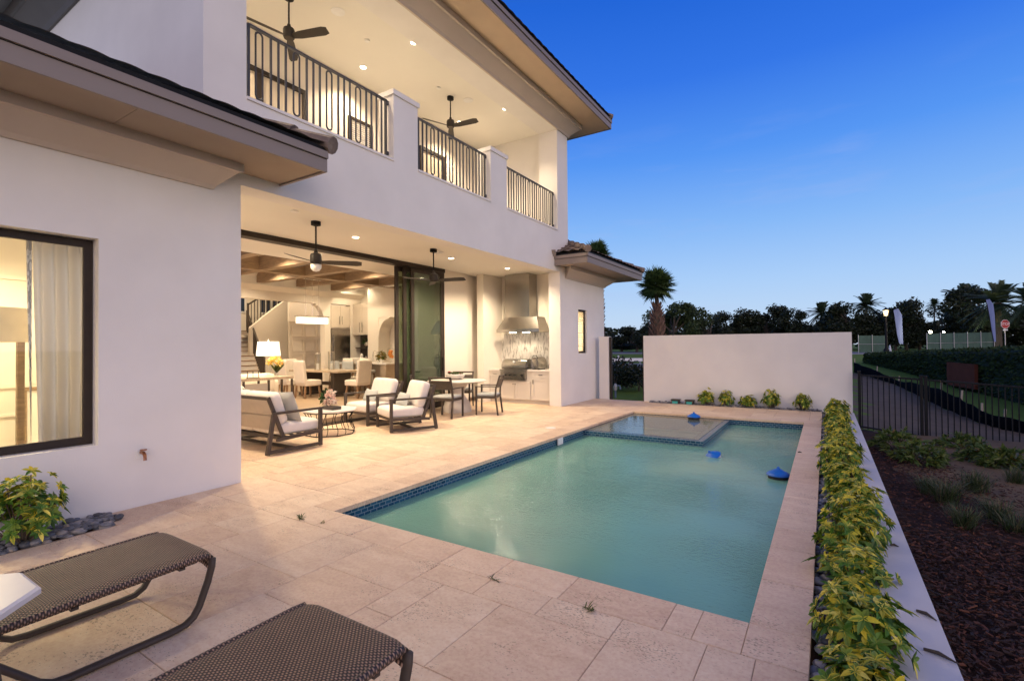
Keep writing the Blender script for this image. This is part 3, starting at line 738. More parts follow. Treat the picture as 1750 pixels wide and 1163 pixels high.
# main roof
zt = 7.71
Yn, Yf = 1.81, 12.69
ms = MB(); apx = -9.9
slope(ms, (-4.82, Yf+.02, zt), (-4.82, Yn-.02, zt), (apx, 7.65, zt+2.1), (apx, 6.85, zt+2.1))
slope(ms, (-15.5, Yf+.02, zt), (-4.82, Yf+.02, zt), (apx-.5, 7.65, zt+2.1), (apx, 7.65, zt+2.1))
slope(ms, (-4.82, Yn-.02, zt), (-15.5, Yn-.02, zt), (apx, 6.85, zt+2.1), (apx-.5, 6.85, zt+2.1))
caps(ms, (-4.82, Yf, zt), (apx, 7.65, zt+2.1)); caps(ms, (-4.82, Yn, zt), (apx, 6.85, zt+2.1))
mr = HP('main_roof', ms, rooftile)
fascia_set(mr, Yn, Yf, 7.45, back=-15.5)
HP('soffit', MB().box(F, F+OV-.03, Yn+.03, Yf-.03, 7.45, 7.49).box(-15.5, F, 11.79, Yf-.03, 7.45, 7.49), soffitm, mr)
HP('soffit', MB().box(-15.5, F, Yn+.03, 2.71, 7.45, 7.49), shadetrim, mr)
m_ = MB(); profile_sweep(m_, [(o, z*1.25+7.45) for o, z in CROWN], (2.71, 11.79), -1, 1)
n = len(CROWN)
for (y, sg, k_) in ((2.71, -1, 2.2), (11.79, 1, 1.25)):
    vs = [(F+o, y+sg*o, z*k_+7.45) for o, z in CROWN]+[(-15.4, y+sg*o, z*k_+7.45) for o, z in CROWN]
    if sg < 0: HP('cornice', MB().add(vs, [(i, (i+1) % n, n+(i+1) % n, n+i) for i in range(n)]), shadetrim, mr)
    else: m_.add(vs, [(i, (i+1) % n, n+(i+1) % n, n+i) for i in range(n)])
HP('cornice', m_, crownm, mr)
# side roof over the outdoor kitchen bay
zt = 3.865; y0, y1 = 10.98, 15.22; ap = (-6.95, 13.1, zt+.90)
ss = MB(); slope(ss, (-4.82, y1, zt), (-4.82, y0, zt), ap, ap, course=.3, amp=.03)
slope(ss, (-4.82, y0, zt), (-9.0, y0, zt), ap, (-9.0, 13.1, zt+.90), course=.3, amp=.03)
slope(ss, (-9.0, y1, zt), (-4.82, y1, zt), (-9.0, 13.1, zt+.90), ap, course=.3)
caps(ss, (-4.80, y0-.02, zt), ap); caps(ss, (-4.80, y1+.02, zt), ap); caps(ss, ap, (-9, 13.1, zt+.9))
sr = HP('bay_roof', ss, rooftile)
# its near fascia dies into the facade
xo = F+OV; yA, yB = 11.0, 15.2
HP('fascia', MB().box(xo-.03, xo, yA, yB, 3.58, 3.725).box(xo-.03, xo+.022, yA, yB, 3.735, 3.815)
   .box(F, xo-.03, yA, yA+.03, 3.58, 3.725).box(F, xo-.03, yA-.022, yA+.03, 3.735, 3.815).box(-9, xo-.03, yB-.03, yB, 3.58, 3.725).box(-9, xo-.03, yB-.03, yB+.022, 3.735, 3.815), trim, sr)
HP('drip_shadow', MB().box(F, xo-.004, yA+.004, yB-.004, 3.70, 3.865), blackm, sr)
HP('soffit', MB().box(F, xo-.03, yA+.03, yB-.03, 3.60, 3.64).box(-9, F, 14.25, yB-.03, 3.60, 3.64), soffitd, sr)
m_ = MB(); profile_sweep(m_, [(o, z+3.60) for o, z in CROWN], (11.62, 14.25), -1, 1)
vs = [(F+o, 14.25+o, z+3.60) for o, z in CROWN]+[(-9, 14.25+o, z+3.60) for o, z in CROWN]
m_.add(vs, [(i, (i+1) % n, n+(i+1) % n, n+i) for i in range(n)])
HP('cornice', m_, crownm, sr)
HP('kickout_flashing', MB().bar((F+.012, 10.93, 3.80), (F+.03, 10.86, 3.95), .14, .012), trim, sr)

# ---- balcony railings
RX = F-.12
def loop_pts(y, w, z0, z1, n=7):
    r = w/2; pts = []
    for i in range(n): a = PI*i/(n-1); pts.append((RX, y+r*math.cos(a), z1-r+r*math.sin(a)))
    for i in range(n): a = PI+PI*i/(n-1); pts.append((RX, y+r*math.cos(a), z0+r+r*math.sin(a)))
    return pts
for (a, b, start) in ((3.26, 5.50, 0), (6.13, 8.19, 2), (8.88, 11.16, 1)):
    z0, z1 = 4.60, 5.47
    r_ = HP('balcony_railing', MB().box(RX-.025, RX+.025, a, b, z1, z1+.022).box(RX-.016, RX+.016, a, b, z0-.02, z0).box(RX-.016, RX+.016, a, a+.032, z0, z1).box(RX-.016, RX+.016, b-.032, b, z0, z1)
            .box(RX-.02, RX+.02, b, b+.035, z1-.05, z1+.012).box(RX-.02, RX+.02, b, b+.035, z0+.02, z0+.07).box(RX-.02, RX+.02, a-.05, a, z1-.05, z1+.012), railm)
    n_ = round((b-a)/.103); s_ = (b-a)/n_; k = 0; i = 0
    while i < n_-1:
        y = a+(i+1)*s_
        if (i+start) % 5 == 0 and i < n_-2:
            HP('loop_baluster', MB().tube(loop_pts(y+s_/2, s_*.86, z0+.02, z1-.02), .0125, 6, closed=True, upv=(1, 0, 0)), railm, r_); i += 2
        else:
            HP('baluster', MB().box(RX-.011, RX+.011, y-.011, y+.011, z0, z1), railm, r_); i += 1

# ---- ceiling fittings (fixed to the house)
LIGHTS = []
def can(x, y, z, on=True, energy=60., r=.055, size=.06, ang=150, col=(1, .79, .53)):
    o = HP('recessed_light', MB().lathe([(.0, -.001), (r*1.35, -.001), (r*1.35, -.008), (r*1.1, -.010), (0, -.010)], (x, y, z), 20), ceilpaint)
    if on:
        HP('lens', MB().lathe([(.0, -.011), (r, -.011), (r, -.016), (0, -.017)], (x, y, z), 20), canlight, o)
        L = bpy.data.lights.new('downlight', 'SPOT'); L.energy = energy; L.color = col; L.shadow_soft_size = size; L.spot_size = R(ang); L.spot_blend = .6
        lo = bpy.data.objects.new('downlight', L); COL.objects.link(lo); lo.location = (x, y, z-.07)
LAN, UPE, INE = 275., 175., 240.
for x, y, on in ((-7.2, 6.0, True), (-7.15, 8.65, True), (-7.2, 3.75, True), (-6.9, 10.6, True)): can(x, y, 3.57, on, LAN)
for x, y in ((-7.85, 6.75), (-6.42, 6.72), (-7.75, 9.75), (-6.4, 9.8), (-7.8, 3.9), (-6.4, 4.0)): can(x, y, 7.25, True, UPE, ang=125)
for x, y in ((-6.55, 4.35), (-6.3, 7.0)): HP('smoke_detector', MB().lathe([(0, 0), (.06, 0), (.055, -.025), (0, -.03)], (x, y, 3.57), 18), whitep)
for x, y, z in ((-6.95, 8.0, 3.57), (-6.9, 5.4, 7.25), (-6.9, 9.0, 7.25)):
    HP('ceiling_speaker', MB().lathe([(0, -.001), (.115, -.001), (.115, -.006), (0, -.007)], (x, y, z), 24), whitep)
for x, y in ((-7.1, 6.2), (-7.1, 8.2)): HP('smoke_detector', MB().lathe([(0, 0), (.05, 0), (.045, -.025), (0, -.03)], (x, y, 7.25), 18), whitep)
for x, y, k in ((-11.2, 4.0, 1), (-11.2, 6.7, 1), (-11.2, 9.4, 1), (-13.7, 5.3, 1), (-13.7, 8.1, 1), (-13.7, 10.8, .7), (-10.6, 11.6, .5), (-14.4, 12.0, .22)): can(x, y, 3.97, True, INE*k, ang=150)
can(-17.0, 9.5, 5.6, True, 420, ang=165); can(-16.2, 12.2, 5.6, True, 250)
for x, y in ((-8.2, 1.4), (-8.2, -1.2)): can(x, y, 3.2, True, 330, ang=165, col=(1, .79, .50))
can(-6.75, 12.8, 3.0, True, 330, col=(1, .72, .40))

def fan(loc, drop, rz, label, bowl=False, wood=False):
    t = thing('ceiling_fan', label, 'ceiling fan', loc, rz, 'ceiling fans of the lanai and balcony')
    part('canopy', MB().lathe([(0, 0), (.075, 0), (.075, -.06), (.03, -.075), (0, -.075)], n=20), blackm, t, smooth='auto')
    part('rod', MB().tube([(0, 0, -.07), (0, 0, -drop)], .014, 8), blackm, t)
    part('motor', MB().lathe([(0, .06), (.025, .05), (.032, 0), (.08, -.02), (.09, -.05), (.09, -.15), (.075, -.18), (0, -.185)], (0, 0, -drop), 24), fanm, t, smooth='auto')
    if bowl: part('light_bowl', MB().lathe([(0, 0), (.085, 0), (.08, -.06), (.05, -.10), (0, -.115)], (0, 0, -drop-.19), 20), ceram, t, smooth=True)
    for k in range(3):
        a = 2*PI*k/3; d = Vector((math.cos(a), math.sin(a), 0)); p = Vector((-d.y, d.x, 0)); u = Vector((0, 0, 1))
        c0 = Vector((0, 0, -drop-.15)); vs = []
        for (r, w) in ((.08, .04), (.2, .06), (.62, .07), (.70, .05)):
            for sd in (-1, 1):
                for th in (.004, -.004): vs.append(c0+d*r+p*sd*w+u*(-sd*w*.35+th))
        fs = [(0, 1, 3, 2), (12, 14, 15, 13)]
        for i in range(3):
            o = i*4; fs += [(o, o+2, o+6, o+4), (o+1, o+5, o+7, o+3), (o, o+4, o+5, o+1), (o+2, o+3, o+7, o+6)]
        part('blade', MB().add(vs, fs), fanm, t)
    return t
fan((-6.85, 4.92, 3.57), .50, R(50), 'dark three-blade fan with frosted light bowl under the lanai ceiling above the sofa', True)
fan((-6.80, 7.66, 3.57), .50, R(15), 'dark three-blade fan without bowl under the lanai ceiling before the glass door leaves')
fan((-7.25, 4.72, 7.25), .52, R(20), 'dark three-blade fan on the balcony beside the near wall column')
fan((-7.15, 8.66, 7.25), .52, R(8), 'dark three-blade fan on the balcony between the two capped piers')

# ------------------------------------------------------------------ lounge set
def lounge(name, w, label, cat, loc, rz, group=None, seats=1):
    t = thing(name, label, cat, loc, rz, group); hw = w/2; b = .045
    for s_ in (-1, 1):
        x = s_*(hw-b/2)
        sf = MB().bar((x, .435, 0.012), (x, .435, .60), b, .05, upv=(0, 1, 0)).bar((x, .46, .60), (x, -.36, .60), b+.012, .032)
        sf.bar((x, -.44, .012), (x, -.345, .585), b, .055, upv=(0, 1, 0)).bar((x, .41, .045), (x, -.41, .045), b, .045).bar((x, .41, .245), (x, -.30, .21), b, .05)
        sf.bar((x-s_*.02, -.17, .20), (x-s_*.02, -.42, .84), b*.8, .05, upv=(0, 1, 0))
        part('side_frame', sf, frame, t)
    fb = MB().bar((-hw+b, .42, .24), (hw-b, .42, .24), .04, .05).bar((-hw+b, -.19, .215), (hw-b, -.19, .215), .04, .05).bar((-hw+b, -.405, .82), (hw-b, -.405, .82), .035, .045)
    fb.bar((-hw+b, .0, .045), (hw-b, .0, .045), .045, .04)
    for k in range(5): y = -.1+k*.12; fb.bar((-hw+b, y, .232+k*.004), (hw-b, y, .232+k*.004), .06, .012)
    part('seat_frame', fb, frame, t)
    bs = MB()
    for k in range(2):
        f0, f1 = .12+.43*k, .53+.43*k
        p0 = Vector((0, -.205-.215*f0, .26+.56*f0)); p1 = Vector((0, -.205-.215*f1, .26+.56*f1))
        bs.quad((-hw+b+.01, p0.y, p0.z), (hw-b-.01, p0.y, p0.z), (hw-b-.01, p1.y, p1.z), (-hw+b+.01, p1.y, p1.z))
        bs.quad((-hw+b+.01, p0.y-.02, p0.z), (-hw+b+.01, p1.y-.02, p1.z), (hw-b-.01, p1.y-.02, p1.z), (hw-b-.01, p0.y-.02, p0.z))
    part('back_slats', bs, slatm, t)
    iw_ = w-2*b-.03; sw_ = iw_/seats
    Mb = Matrix.Rotation(R(18), 3, 'X')
    for k in range(seats):
        x = -iw_/2+sw_*(k+.5)
        part('seat_cushion', MB().cushion((x, .12, .345), sw_-.006, .70, .17, .055, .018), fabric, t, smooth=True)
        part('back_cushion', MB().cushion((x, -.215, .655), sw_-.012, .19, .50, .075, .0, M=Mb), fabric, t, smooth=True)
    return t
lounge('outdoor_sofa', 1.62, 'outdoor sofa seen from behind with taupe slatted back and white cushions under the lanai', 'sofa', (-7.56, 4.50, 0), 0, None, 2)
def face(dx, dy): return math.atan2(-dx, dy)
lounge('lounge_chair', .86, 'white cushioned armchair with brown frame nearest the pool, angled beside the coffee table', 'armchair', (-6.80, 6.86, 0), face(-.42, -.90), 'brown framed lanai armchairs')
lounge('lounge_chair', .86, 'white cushioned armchair with brown frame behind the coffee table, nearer the door opening', 'armchair', (-7.94, 7.10, 0), face(-.14, -.99), 'brown framed lanai armchairs')
def tpillow(label, loc, w, h, t_, rz, tilt, m, grp=None):
    M = Matrix.Rotation(rz, 3, 'Z') @ Matrix.Rotation(tilt, 3, 'X')
    single('throw_pillow', MB().pillow((0, 0, 0), w, h, t_, M), m, label, 'pillow', loc, 0, grp, True)
tpillow('large blue-grey pillow leaning on the right end of the outdoor sofa', (-7.02, 4.50, .66), .50, .50, .15, R(8), R(20), fabric2)
tpillow('large blue-grey pillow at the left of the outdoor sofa beside the wall edge', (-7.95, 4.52, .66), .50, .50, .15, R(-10), R(20), fabric2)
tpillow('small grey lumbar pillow on the armchair nearest the pool', (-6.86, 6.83, .55), .46, .27, .13, face(-.42, -.90)+R(6), R(22), fabric2)
tpillow('small grey lumbar pillow on the armchair behind the coffee table', (-8.03, 7.06, .55), .50, .27, .13, face(-.14, -.99)-R(5), R(22), fabric2)

ct = thing('coffee_table', 'octagonal coffee table with white stone top on a dark curved wire base', 'coffee table', (-7.60, 5.74, 0))
oct_ = lambda r, z, o=.5: [(r*math.cos(2*PI*(k+o)/8), r*math.sin(2*PI*(k+o)/8), z) for k in range(8)]
part('table_top', MB().lathe([(0, .415), (.47, .415), (.485, .425), (.485, .44), (.475, .447), (0, .447)], n=8, rot=.5), stone, ct)
wb = MB().tube(oct_(.45, .405), .009, 6, closed=True).tube(oct_(.44, .012), .009, 6, closed=True)
for k in range(16):
    a = 2*PI*(k*.5+.5)/8; rr = 1 if k % 2 == 0 else .93
    pts = []
    for i in range(9):
        f = i/8; r = (.44+.0*f)*rr-.07*math.sin(PI*f)**2*(1 if f < .5 else .6)+.03*math.sin(2*PI*f); aa = a+.05*math.sin(2*PI*f)
        pts.append((r*math.cos(aa), r*math.sin(aa), .012+.395*f))
    wb.tube(pts, .0065, 5)
part('wire_base', wb, blackm, ct)

# foliage helpers
def leaf(mb, base, d, upv, L, w, colc, cole, droop=.25, n=3):
    d = Vector(d).normalized(); u = Vector(upv); s_ = d.cross(u)
    if s_.length < 1e-3: s_ = Vector((1, 0, 0))
    s_.normalize(); u = s_.cross(d).normalized(); base = Vector(base); vs = []; cs = []
    for i in range(n+1):
        f = i/n; ww = w*math.sin(PI*min(.97, .12+.88*f))**.8*(1 if i < n else .25)
        c = base+d*(L*f)-Vector((0, 0, 1))*(droop*L*f*f)
        fold = u*(ww*.22)
        vs += [c-s_*ww*.5+fold, c, c+s_*ww*.5+fold]; cs += [cole, colc, cole]
    fs = []
    for i in range(n):
        o = i*3; fs += [(o, o+1, o+4, o+3), (o+1, o+2, o+5, o+4)]
    mb.add(vs, fs, 0, cs)
def rdir(rnd, zlo=-1., zhi=1.):
    z = rnd.uniform(zlo, zhi); a = rnd.uniform(0, 2*PI); r = math.sqrt(max(0, 1-z*z)); return Vector((r*math.cos(a), r*math.sin(a), z))
def blob(mb, c, r, n, size, cols, seed, flat=1., w=.6):
    rnd = random.Random(seed); c = Vector(c)
    for _ in range(n):
        d = rdir(rnd); p = c+Vector((d.x*r, d.y*r, d.z*r*flat))*rnd.uniform(.35, 1.)
        col = rnd.choice(cols); leaf(mb, p, (d+rdir(rnd)*.8), rdir(rnd), size*rnd.uniform(.7, 1.3), size*w, col, col, .15, 2)

GR = [(.03, .065, .018), (.05, .095, .03), (.022, .05, .015)]
PINK = [(.70, .50, .47), (.78, .62, .57), (.62, .42, .38), (.75, .66, .58)]
fb = thing('flower_tray', 'dark tray of pale pink blossoms on the octagonal coffee table', 'flowers', (-7.50, 5.70, .447))
part('tray', MB().box(-.15, .15, -.09, .09, 0, .055).box(-.13, .13, -.07, .07, .055, .06), darkin, fb)
bl = MB()
for i in range(9): blob(bl, (random.uniform(-.12, .12), random.uniform(-.06, .06), .13+random.uniform(0, .16)), .055, 34, .045, PINK, 60+i, w=.9)
part('blossoms', bl, leafm, fb)
gb = thing('green_bouquet', 'round green plant in a clear glass bowl behind the pink blossoms on the coffee table', 'plant', (-7.78, 5.83, .447))
part('glass_bowl', MB().lathe([(.05, 0), (.085, .03), (.09, .08), (.075, .12)], n=18), jarglass, gb, smooth=True)
m_ = MB(); blob(m_, (0, 0, .20), .13, 150, .07, GR, 31); part('leaves', m_, leafm, gb)

# ------------------------------------------------------------------ outdoor dining
dt = thing('outdoor_dining_table', 'round white pedestal dining table with bell shaped base under the lanai', 'table', (-7.46, 9.22, 0))
part('table_top', MB().lathe([(0, .70), (.58, .70), (.70, .728), (.715, .74), (.71, .75), (0, .75)], n=48), cast, dt, smooth='auto')
part('pedestal', MB().lathe([(0, .0), (.335, .0), (.345, .02), (.335, .12), (.29, .24), (.21, .34), (.165, .42), (.175, .52), (.24, .64), (.30, .70), (0, .70)], n=40), cast, dt, smooth='auto')
bw = thing('succulent_bowl', 'wide grey bowl of succulents with one red flower on the round white table', 'planter', (-7.68, 9.42, .75))
part('bowl', MB().lathe([(0, 0), (.12, 0), (.22, .06), (.245, .12), (.235, .135), (.20, .12), (0, .11)], n=32), cast, bw, smooth='auto')
m_ = MB()
rnd = random.Random(5)
for i in range(26):
    a = rnd.uniform(0, 2*PI); r = rnd.uniform(0, .2); c = (r*math.cos(a), r*math.sin(a), .13); col = rnd.choice(GR+[(.10, .13, .05), (.16, .10, .06)])
    for k in range(9):
        b_ = 2*PI*k/9+rnd.random(); leaf(m_, c, (math.cos(b_), math.sin(b_), rnd.uniform(.3, 1.3)), (0, 0, 1), rnd.uniform(.06, .10), .03, col, sc3(col, 1.3), .1, 2)
part('succulents', m_, leafm, bw)
m_ = MB()
for k in range(14): a = 2*PI*k/7+.2*(k//7); leaf(m_, (-.09, -.12, .17), (math.cos(a), math.sin(a), .5+.6*(k//7)), (0, 0, 1), .055, .035, (.55, .02, .02), (.62, .04, .03), .1, 2)
part('red_flower', m_, leafm, bw)
def dchair(label, loc, rz):
    t = thing('outdoor_dining_chair', label, 'chair', loc, rz, 'dark chairs round the outdoor dining table'); b = .036
    for s_ in (-1, 1):
        x = s_*.265
        part('leg', MB().bar((x, .23, 0), (x, .23, .64), b), frame, t)
        part('leg', MB().bar((x, -.27, 0), (x, -.215, .44), b, upv=(0, 1, 0)).bar((x, -.215, .44), (x*.98, -.225, .60), b, upv=(0, 1, 0)).bar((x*.98, -.225, .60), (x*.98, -.315, .88), b, upv=(0, 1, 0)), frame, t)
        part('armrest', MB().bar((x, .25, .645), (x, -.235, .645), b+.008, .02), frame, t)
    part('seat_frame', MB().bar((-.25, .23, .40), (.25, .23, .40), .03, .045).bar((-.25, -.22, .40), (.25, -.22, .40), .03, .045).bar((-.265, .21, .40), (-.265, -.2, .40), .03, .045).bar((.265, .21, .40), (.265, -.2, .40), .03, .045)
         .box(-.25, .25, -.2, -.13, .405, .418).box(-.25, .25, -.09, -.02, .405, .418).box(-.25, .25, .02, .09, .405, .418).box(-.25, .25, .13, .2, .405, .418), frame, t)
    part('cushion', MB().cushion((0, .01, .452), .50, .46, .06, .028, .008), fabric2, t, smooth=True)
    bk = MB(); 
    p0, p1, p2 = Vector((0, -.24, .63)), Vector((0, -.29, .815)), Vector((0, -.315, .885))
    bk.bar((-.26, p0.y, p0.z), (.26, p0.y, p0.z), .02, .03).bar((-.28, p2.y, p2.z), (.28, p2.y, p2.z), .03, .032)
    bk.add([(-.245, p0.y-.006, p0.z), (.245, p0.y-.006, p0.z), (.245, p1.y-.006, p1.z), (-.245, p1.y-.006, p1.z), (-.245, p0.y+.006, p0.z), (.245, p0.y+.006, p0.z), (.245, p1.y+.006, p1.z), (-.245, p1.y+.006, p1.z)], [(0, 1, 2, 3), (7, 6, 5, 4), (3, 2, 6, 7), (0, 3, 7, 4), (1, 5, 6, 2)])
    part('back_panel', bk, frame, t)
dchair('dark outdoor chair with its back to the pool, in front of the round white table', (-7.10, 8.42, 0), face(-.17, .98))
dchair('dark outdoor chair in side view, right of the round white table before the grill', (-6.60, 9.31, 0), face(-.95, -.3)+R(5))
dchair('dark outdoor chair mostly hidden left of the round white table', (-8.05, 8.72, 0), face(.75, .65))
dchair('dark outdoor chair behind the succulent bowl at the far side of the round white table', (-7.95, 9.98, 0), face(.45, -.9))

# ------------------------------------------------------------------ outdoor kitchen
ok = thing('outdoor_kitchen', 'pale shaker cabinet run with stone counter in the lanai alcove', 'cabinet', (-7.05, 11.7, 0))
def KP(n_, mb, m, p=None, **k): return part(n_, mb, m, p or ok, True, **k)
KP('carcass', MB().box(-8.02, -6.09, 11.40, 12.03, .10, .88), cabm)
KP('plinth', MB().box(-8.02, -6.09, 11.44, 12.02, 0, .10), cabm)
KP('countertop', MB().box(-8.025, -7.63, 11.35, 12.03, .88, .92).box(-6.80, -6.085, 11.35, 12.03, .88, .92).box(-7.63, -6.80, 11.85, 12.03, .88, .92), stone)
def shaker(x0, x1, z0, z1, nm, handle):
    fr = .055 if x1-x0 > .25 else .04
    q = MB().box(x0, x1, 11.385, 11.398, z0, z1).box(x0, x1, 11.372, 11.385, z1-fr, z1).box(x0, x1, 11.372, 11.385, z0, z0+fr).box(x0, x0+fr, 11.372, 11.385, z0+fr, z1-fr).box(x1-fr, x1, 11.372, 11.385, z0+fr, z1-fr)
    o = KP(nm, q, cabm); KP('handle', handle, steel, o)
kn = lambda x, z: MB().tube([(x, 11.372, z), (x, 11.345, z)], .012, 10)
hb = lambda x, z: MB().bar((x-.06, 11.35, z), (x+.06, 11.35, z), .012).bar((x-.05, 11.372, z), (x-.05, 11.35, z), .01).bar((x+.05, 11.372, z), (x+.05, 11.35, z), .01)
hv = lambda x, z: MB().bar((x, 11.35, z-.06), (x, 11.35, z+.06), .012).bar((x, 11.372, z-.05), (x, 11.35, z-.05), .01).bar((x, 11.372, z+.05), (x, 11.35, z+.05), .01)
shaker(-8.01, -7.655, .70, .87, 'drawer', hb(-7.83, .785)); shaker(-8.01, -7.655, .11, .69, 'door', hv(-7.70, .60))
shaker(-7.645, -7.205, .11, .60, 'door', kn(-7.235, .52)); shaker(-7.195, -6.70, .11, .60, 'door', kn(-7.165, .52))
shaker(-6.64, -6.10, .70, .87, 'drawer', hb(-6.37, .785)); shaker(-6.64, -6.10, .11, .69, 'door', hv(-6.60, .60))
gr = thing('grill', 'stainless steel built-in gas grill with domed lid and three knobs below the hood', 'grill', (-7.21, 11.6, .62))
def GP(n_, mb, m, **k): return part(n_, mb, m, gr, True, **k)
GP('firebox', MB().box(-7.62, -6.81, 11.36, 11.84, .64, .90).box(-7.66, -6.77, 11.33, 11.345, .885, .925), steel)
GP('control_panel', MB().box(-7.61, -6.82, 11.30, 11.36, .685, .87), steel)
GP('drip_tray', MB().box(-7.61, -6.82, 11.31, 11.36, .635, .675).bar((-7.5, 11.29, .66), (-6.95, 11.29, .66), .02), steel)
for x in (-7.45, -7.30, -7.15, -6.92): GP('knob', MB().tube([(x, 11.30, .77), (x, 11.265, .77)], .026, 14, r2=.02), blackm)
lid = []
N = 12; vs = []
prof = [(0, .0), (-.005, .06), (.0, .12), (.05, .20), (.13, .255), (.24, .275), (.36, .25), (.46, .18), (.50, .06), (.50, 0)]
GP('lid', MB().prism([(11.35+p[0], .93+p[1]) for p in prof], 'x', -7.60, -6.83), steel, smooth='auto')
GP('lid_handle', MB().bar((-7.55, 11.30, 1.0), (-6.88, 11.30, 1.0), .025).bar((-7.52, 11.36, 1.0), (-7.52, 11.30, 1.0), .02).bar((-6.91, 11.36, 1.0), (-6.91, 11.30, 1.0), .02), chrome)
GP('thermometer', MB().tube([(-7.21, 11.395, 1.12), (-7.21, 11.35, 1.13)], .028, 14), whitep)
hd = thing('range_hood', 'tall stainless steel range hood with square chimney over the built-in grill', 'range hood', (-7.2, 11.8, 1.93))
part('chimney', MB().box(-7.64, -6.84, 11.60, 12.025, 2.36, 3.565), steel, hd, True)
x0, x1, ya = -7.83, -6.46, 11.45
hc = MB(); vs = [(x0, ya, 2.02), (x1, ya, 2.02), (x1, 12.025, 2.02), (x0, 12.025, 2.02), (-7.64, 11.585, 2.36), (-6.60, 11.585, 2.36), (-6.60, 12.025, 2.36), (-7.64, 12.025, 2.36)]
hc.add(vs, [(0, 1, 5, 4), (1, 2, 6, 5), (2, 3, 7, 6), (3, 0, 4, 7), (4, 5, 6, 7), (3, 2, 1, 0)])
part('canopy', hc, steel, hd, True)
part('rim', MB().box(x0, x1, ya-.004, 12.024, 1.94, 2.02), steel, hd, True)
hl = part('lamp', MB().box(-7.5, -7.3, 11.6, 11.66, 1.925, 1.94).box(-7.06, -6.86, 11.6, 11.66, 1.925, 1.94), canlight, hd, True)
for x in (-7.4, -6.96):
    L = bpy.data.lights.new('hood_lamp', 'SPOT'); L.energy = 9; L.color = (1, .82, .56); L.spot_size = R(130); L.spot_blend = .6; L.shadow_soft_size = .04
    lo = bpy.data.objects.new('hood_lamp', L); COL.objects.link(lo); lo.location = (x, 11.70, 1.90)
po = thing('pizza_oven', 'small rounded steel countertop pizza oven with dark carry handle right of the grill', 'oven', (-6.62, 11.72, .92), R(-8))
part('body', MB().prism([(-.13, .03)]+[(-.14*math.cos(PI*i/10), .10+.24*math.sin(PI*i/10)) for i in range(11)]+[(.13, .03)], 'y', -.19, .19), steel, po, smooth='auto')
part('door', MB().box(-.085, .085, -.215, -.19, .09, .27), chrome, po)
part('handle', MB().tube([(-.09, -.16, .30), (-.06, -.18, .375), (.06, -.18, .375), (.09, -.16, .30)], .012, 6), blackm, po)
part('feet', MB().box(-.11, -.07, -.15, .15, 0, .035).box(.07, .11, -.15, .15, 0, .035), blackm, po)
fc = single('counter_faucet', MB().tube([(0, 0, 0), (0, 0, .22), (0, -.03, .29), (0, -.09, .30), (0, -.13, .26)], .011, 8).lathe([(0, 0), (.025, 0), (.02, .03), (0, .03)], n=12), chrome, 'slim chrome bar faucet at the right end of the grill counter', 'faucet', (-6.28, 11.85, .92))
single('wall_outlet', MB().box(-.035, .035, -.006, 0, -.055, .055).box(-.02, .02, -.009, -.006, .01, .035).box(-.02, .02, -.009, -.006, -.035, -.01), whitep, 'small outlet plate on the marble backsplash by the faucet', 'outlet', (-6.16, 12.029, 1.18))

# ------------------------------------------------------------------ great room furniture
FZ = .12
def parson(label, loc, rz):
    t = thing('parsons_chair', label, 'chair', loc, rz, 'cream upholstered dining chairs')
    part('seat', MB().cushion((0, .03, .43), .50, .52, .16, .03, .01), linen, t, smooth=True)
    part('backrest', MB().cushion((0, -.25, .74), .48, .10, .68, .03, 0, M=Matrix.Rotation(R(7), 3, 'X')), linen, t, smooth=True)
    for sx in (-1, 1):
        for y0 in (.22, -.22): part('leg', MB().bar((sx*.20, y0, .36), (sx*.23, y0*1.14, 0), .042, upv=(0, 1, 0)), oakleg, t)
for lb, x, y, a in (('cream dining chair with its back turned, in front of the table candles', -12.62, 8.78, 0), ('cream dining chair partly behind the yellow flowers on the console', -13.45, 8.76, 0),
                    ('tan shaded dining chair at the near table head, seen from behind', -11.32, 9.50, R(90)), ('bright cream dining chair on the far side of the dining table facing the lanai', -12.55, 10.52, R(180)),
                    ('cream dining chair on the far side of the dining table behind the glass candle holders', -13.35, 10.52, R(180)), ('cream dining chair at the staircase end of the dining table', -14.5, 9.62, R(-90))):
    parson(lb, (x, y, FZ), a)
idt = thing('indoor_dining_table', 'long pale oak dining table below the oval chandelier', 'table', (-12.9, 9.62, FZ))
part('table_top', MB().box(-1.15, 1.15, -.50, .50, .71, .76), tablew, idt)
part('trestle', MB().box(-.75, -.60, -.30, .30, .08, .71).box(.60, .75, -.30, .30, .08, .71).box(-.85, -.5, -.36, .36, 0, .08).box(.5, .85, -.36, .36, 0, .08).box(-.6, .6, -.04, .04, .30, .40), frame, idt)
for i, (x, y, h) in enumerate(((-12.95, 9.35, .50), (-12.80, 9.72, .55))):
    c = thing('hurricane_candle', ('shorter', 'taller')[i]+' metal-banded glass candle holder with white candle on the dining table', 'candle holder', (x, y, FZ+.76))
    part('glass', MB().lathe([(.085, 0), (.09, .02), (.09, h)], n=16), jarglass, c, smooth=True)
    part('bands', MB().tube([(.092*math.cos(2*PI*k/16), .092*math.sin(2*PI*k/16), h) for k in range(16)], .008, 5, closed=True).tube([(.092*math.cos(2*PI*k/16), .092*math.sin(2*PI*k/16), .01) for k in range(16)], .008, 5, closed=True), chrome, c)
    for k in range(4): part('upright', MB().bar((.095*math.cos(PI*k/2+.4), .095*math.sin(PI*k/2+.4), 0), (.095*math.cos(PI*k/2+.4), .095*math.sin(PI*k/2+.4), h), .014), chrome, c)
    part('candle', MB().lathe([(0, 0), (.045, 0), (.045, .2), (0, .2)], n=14), ceram, c)
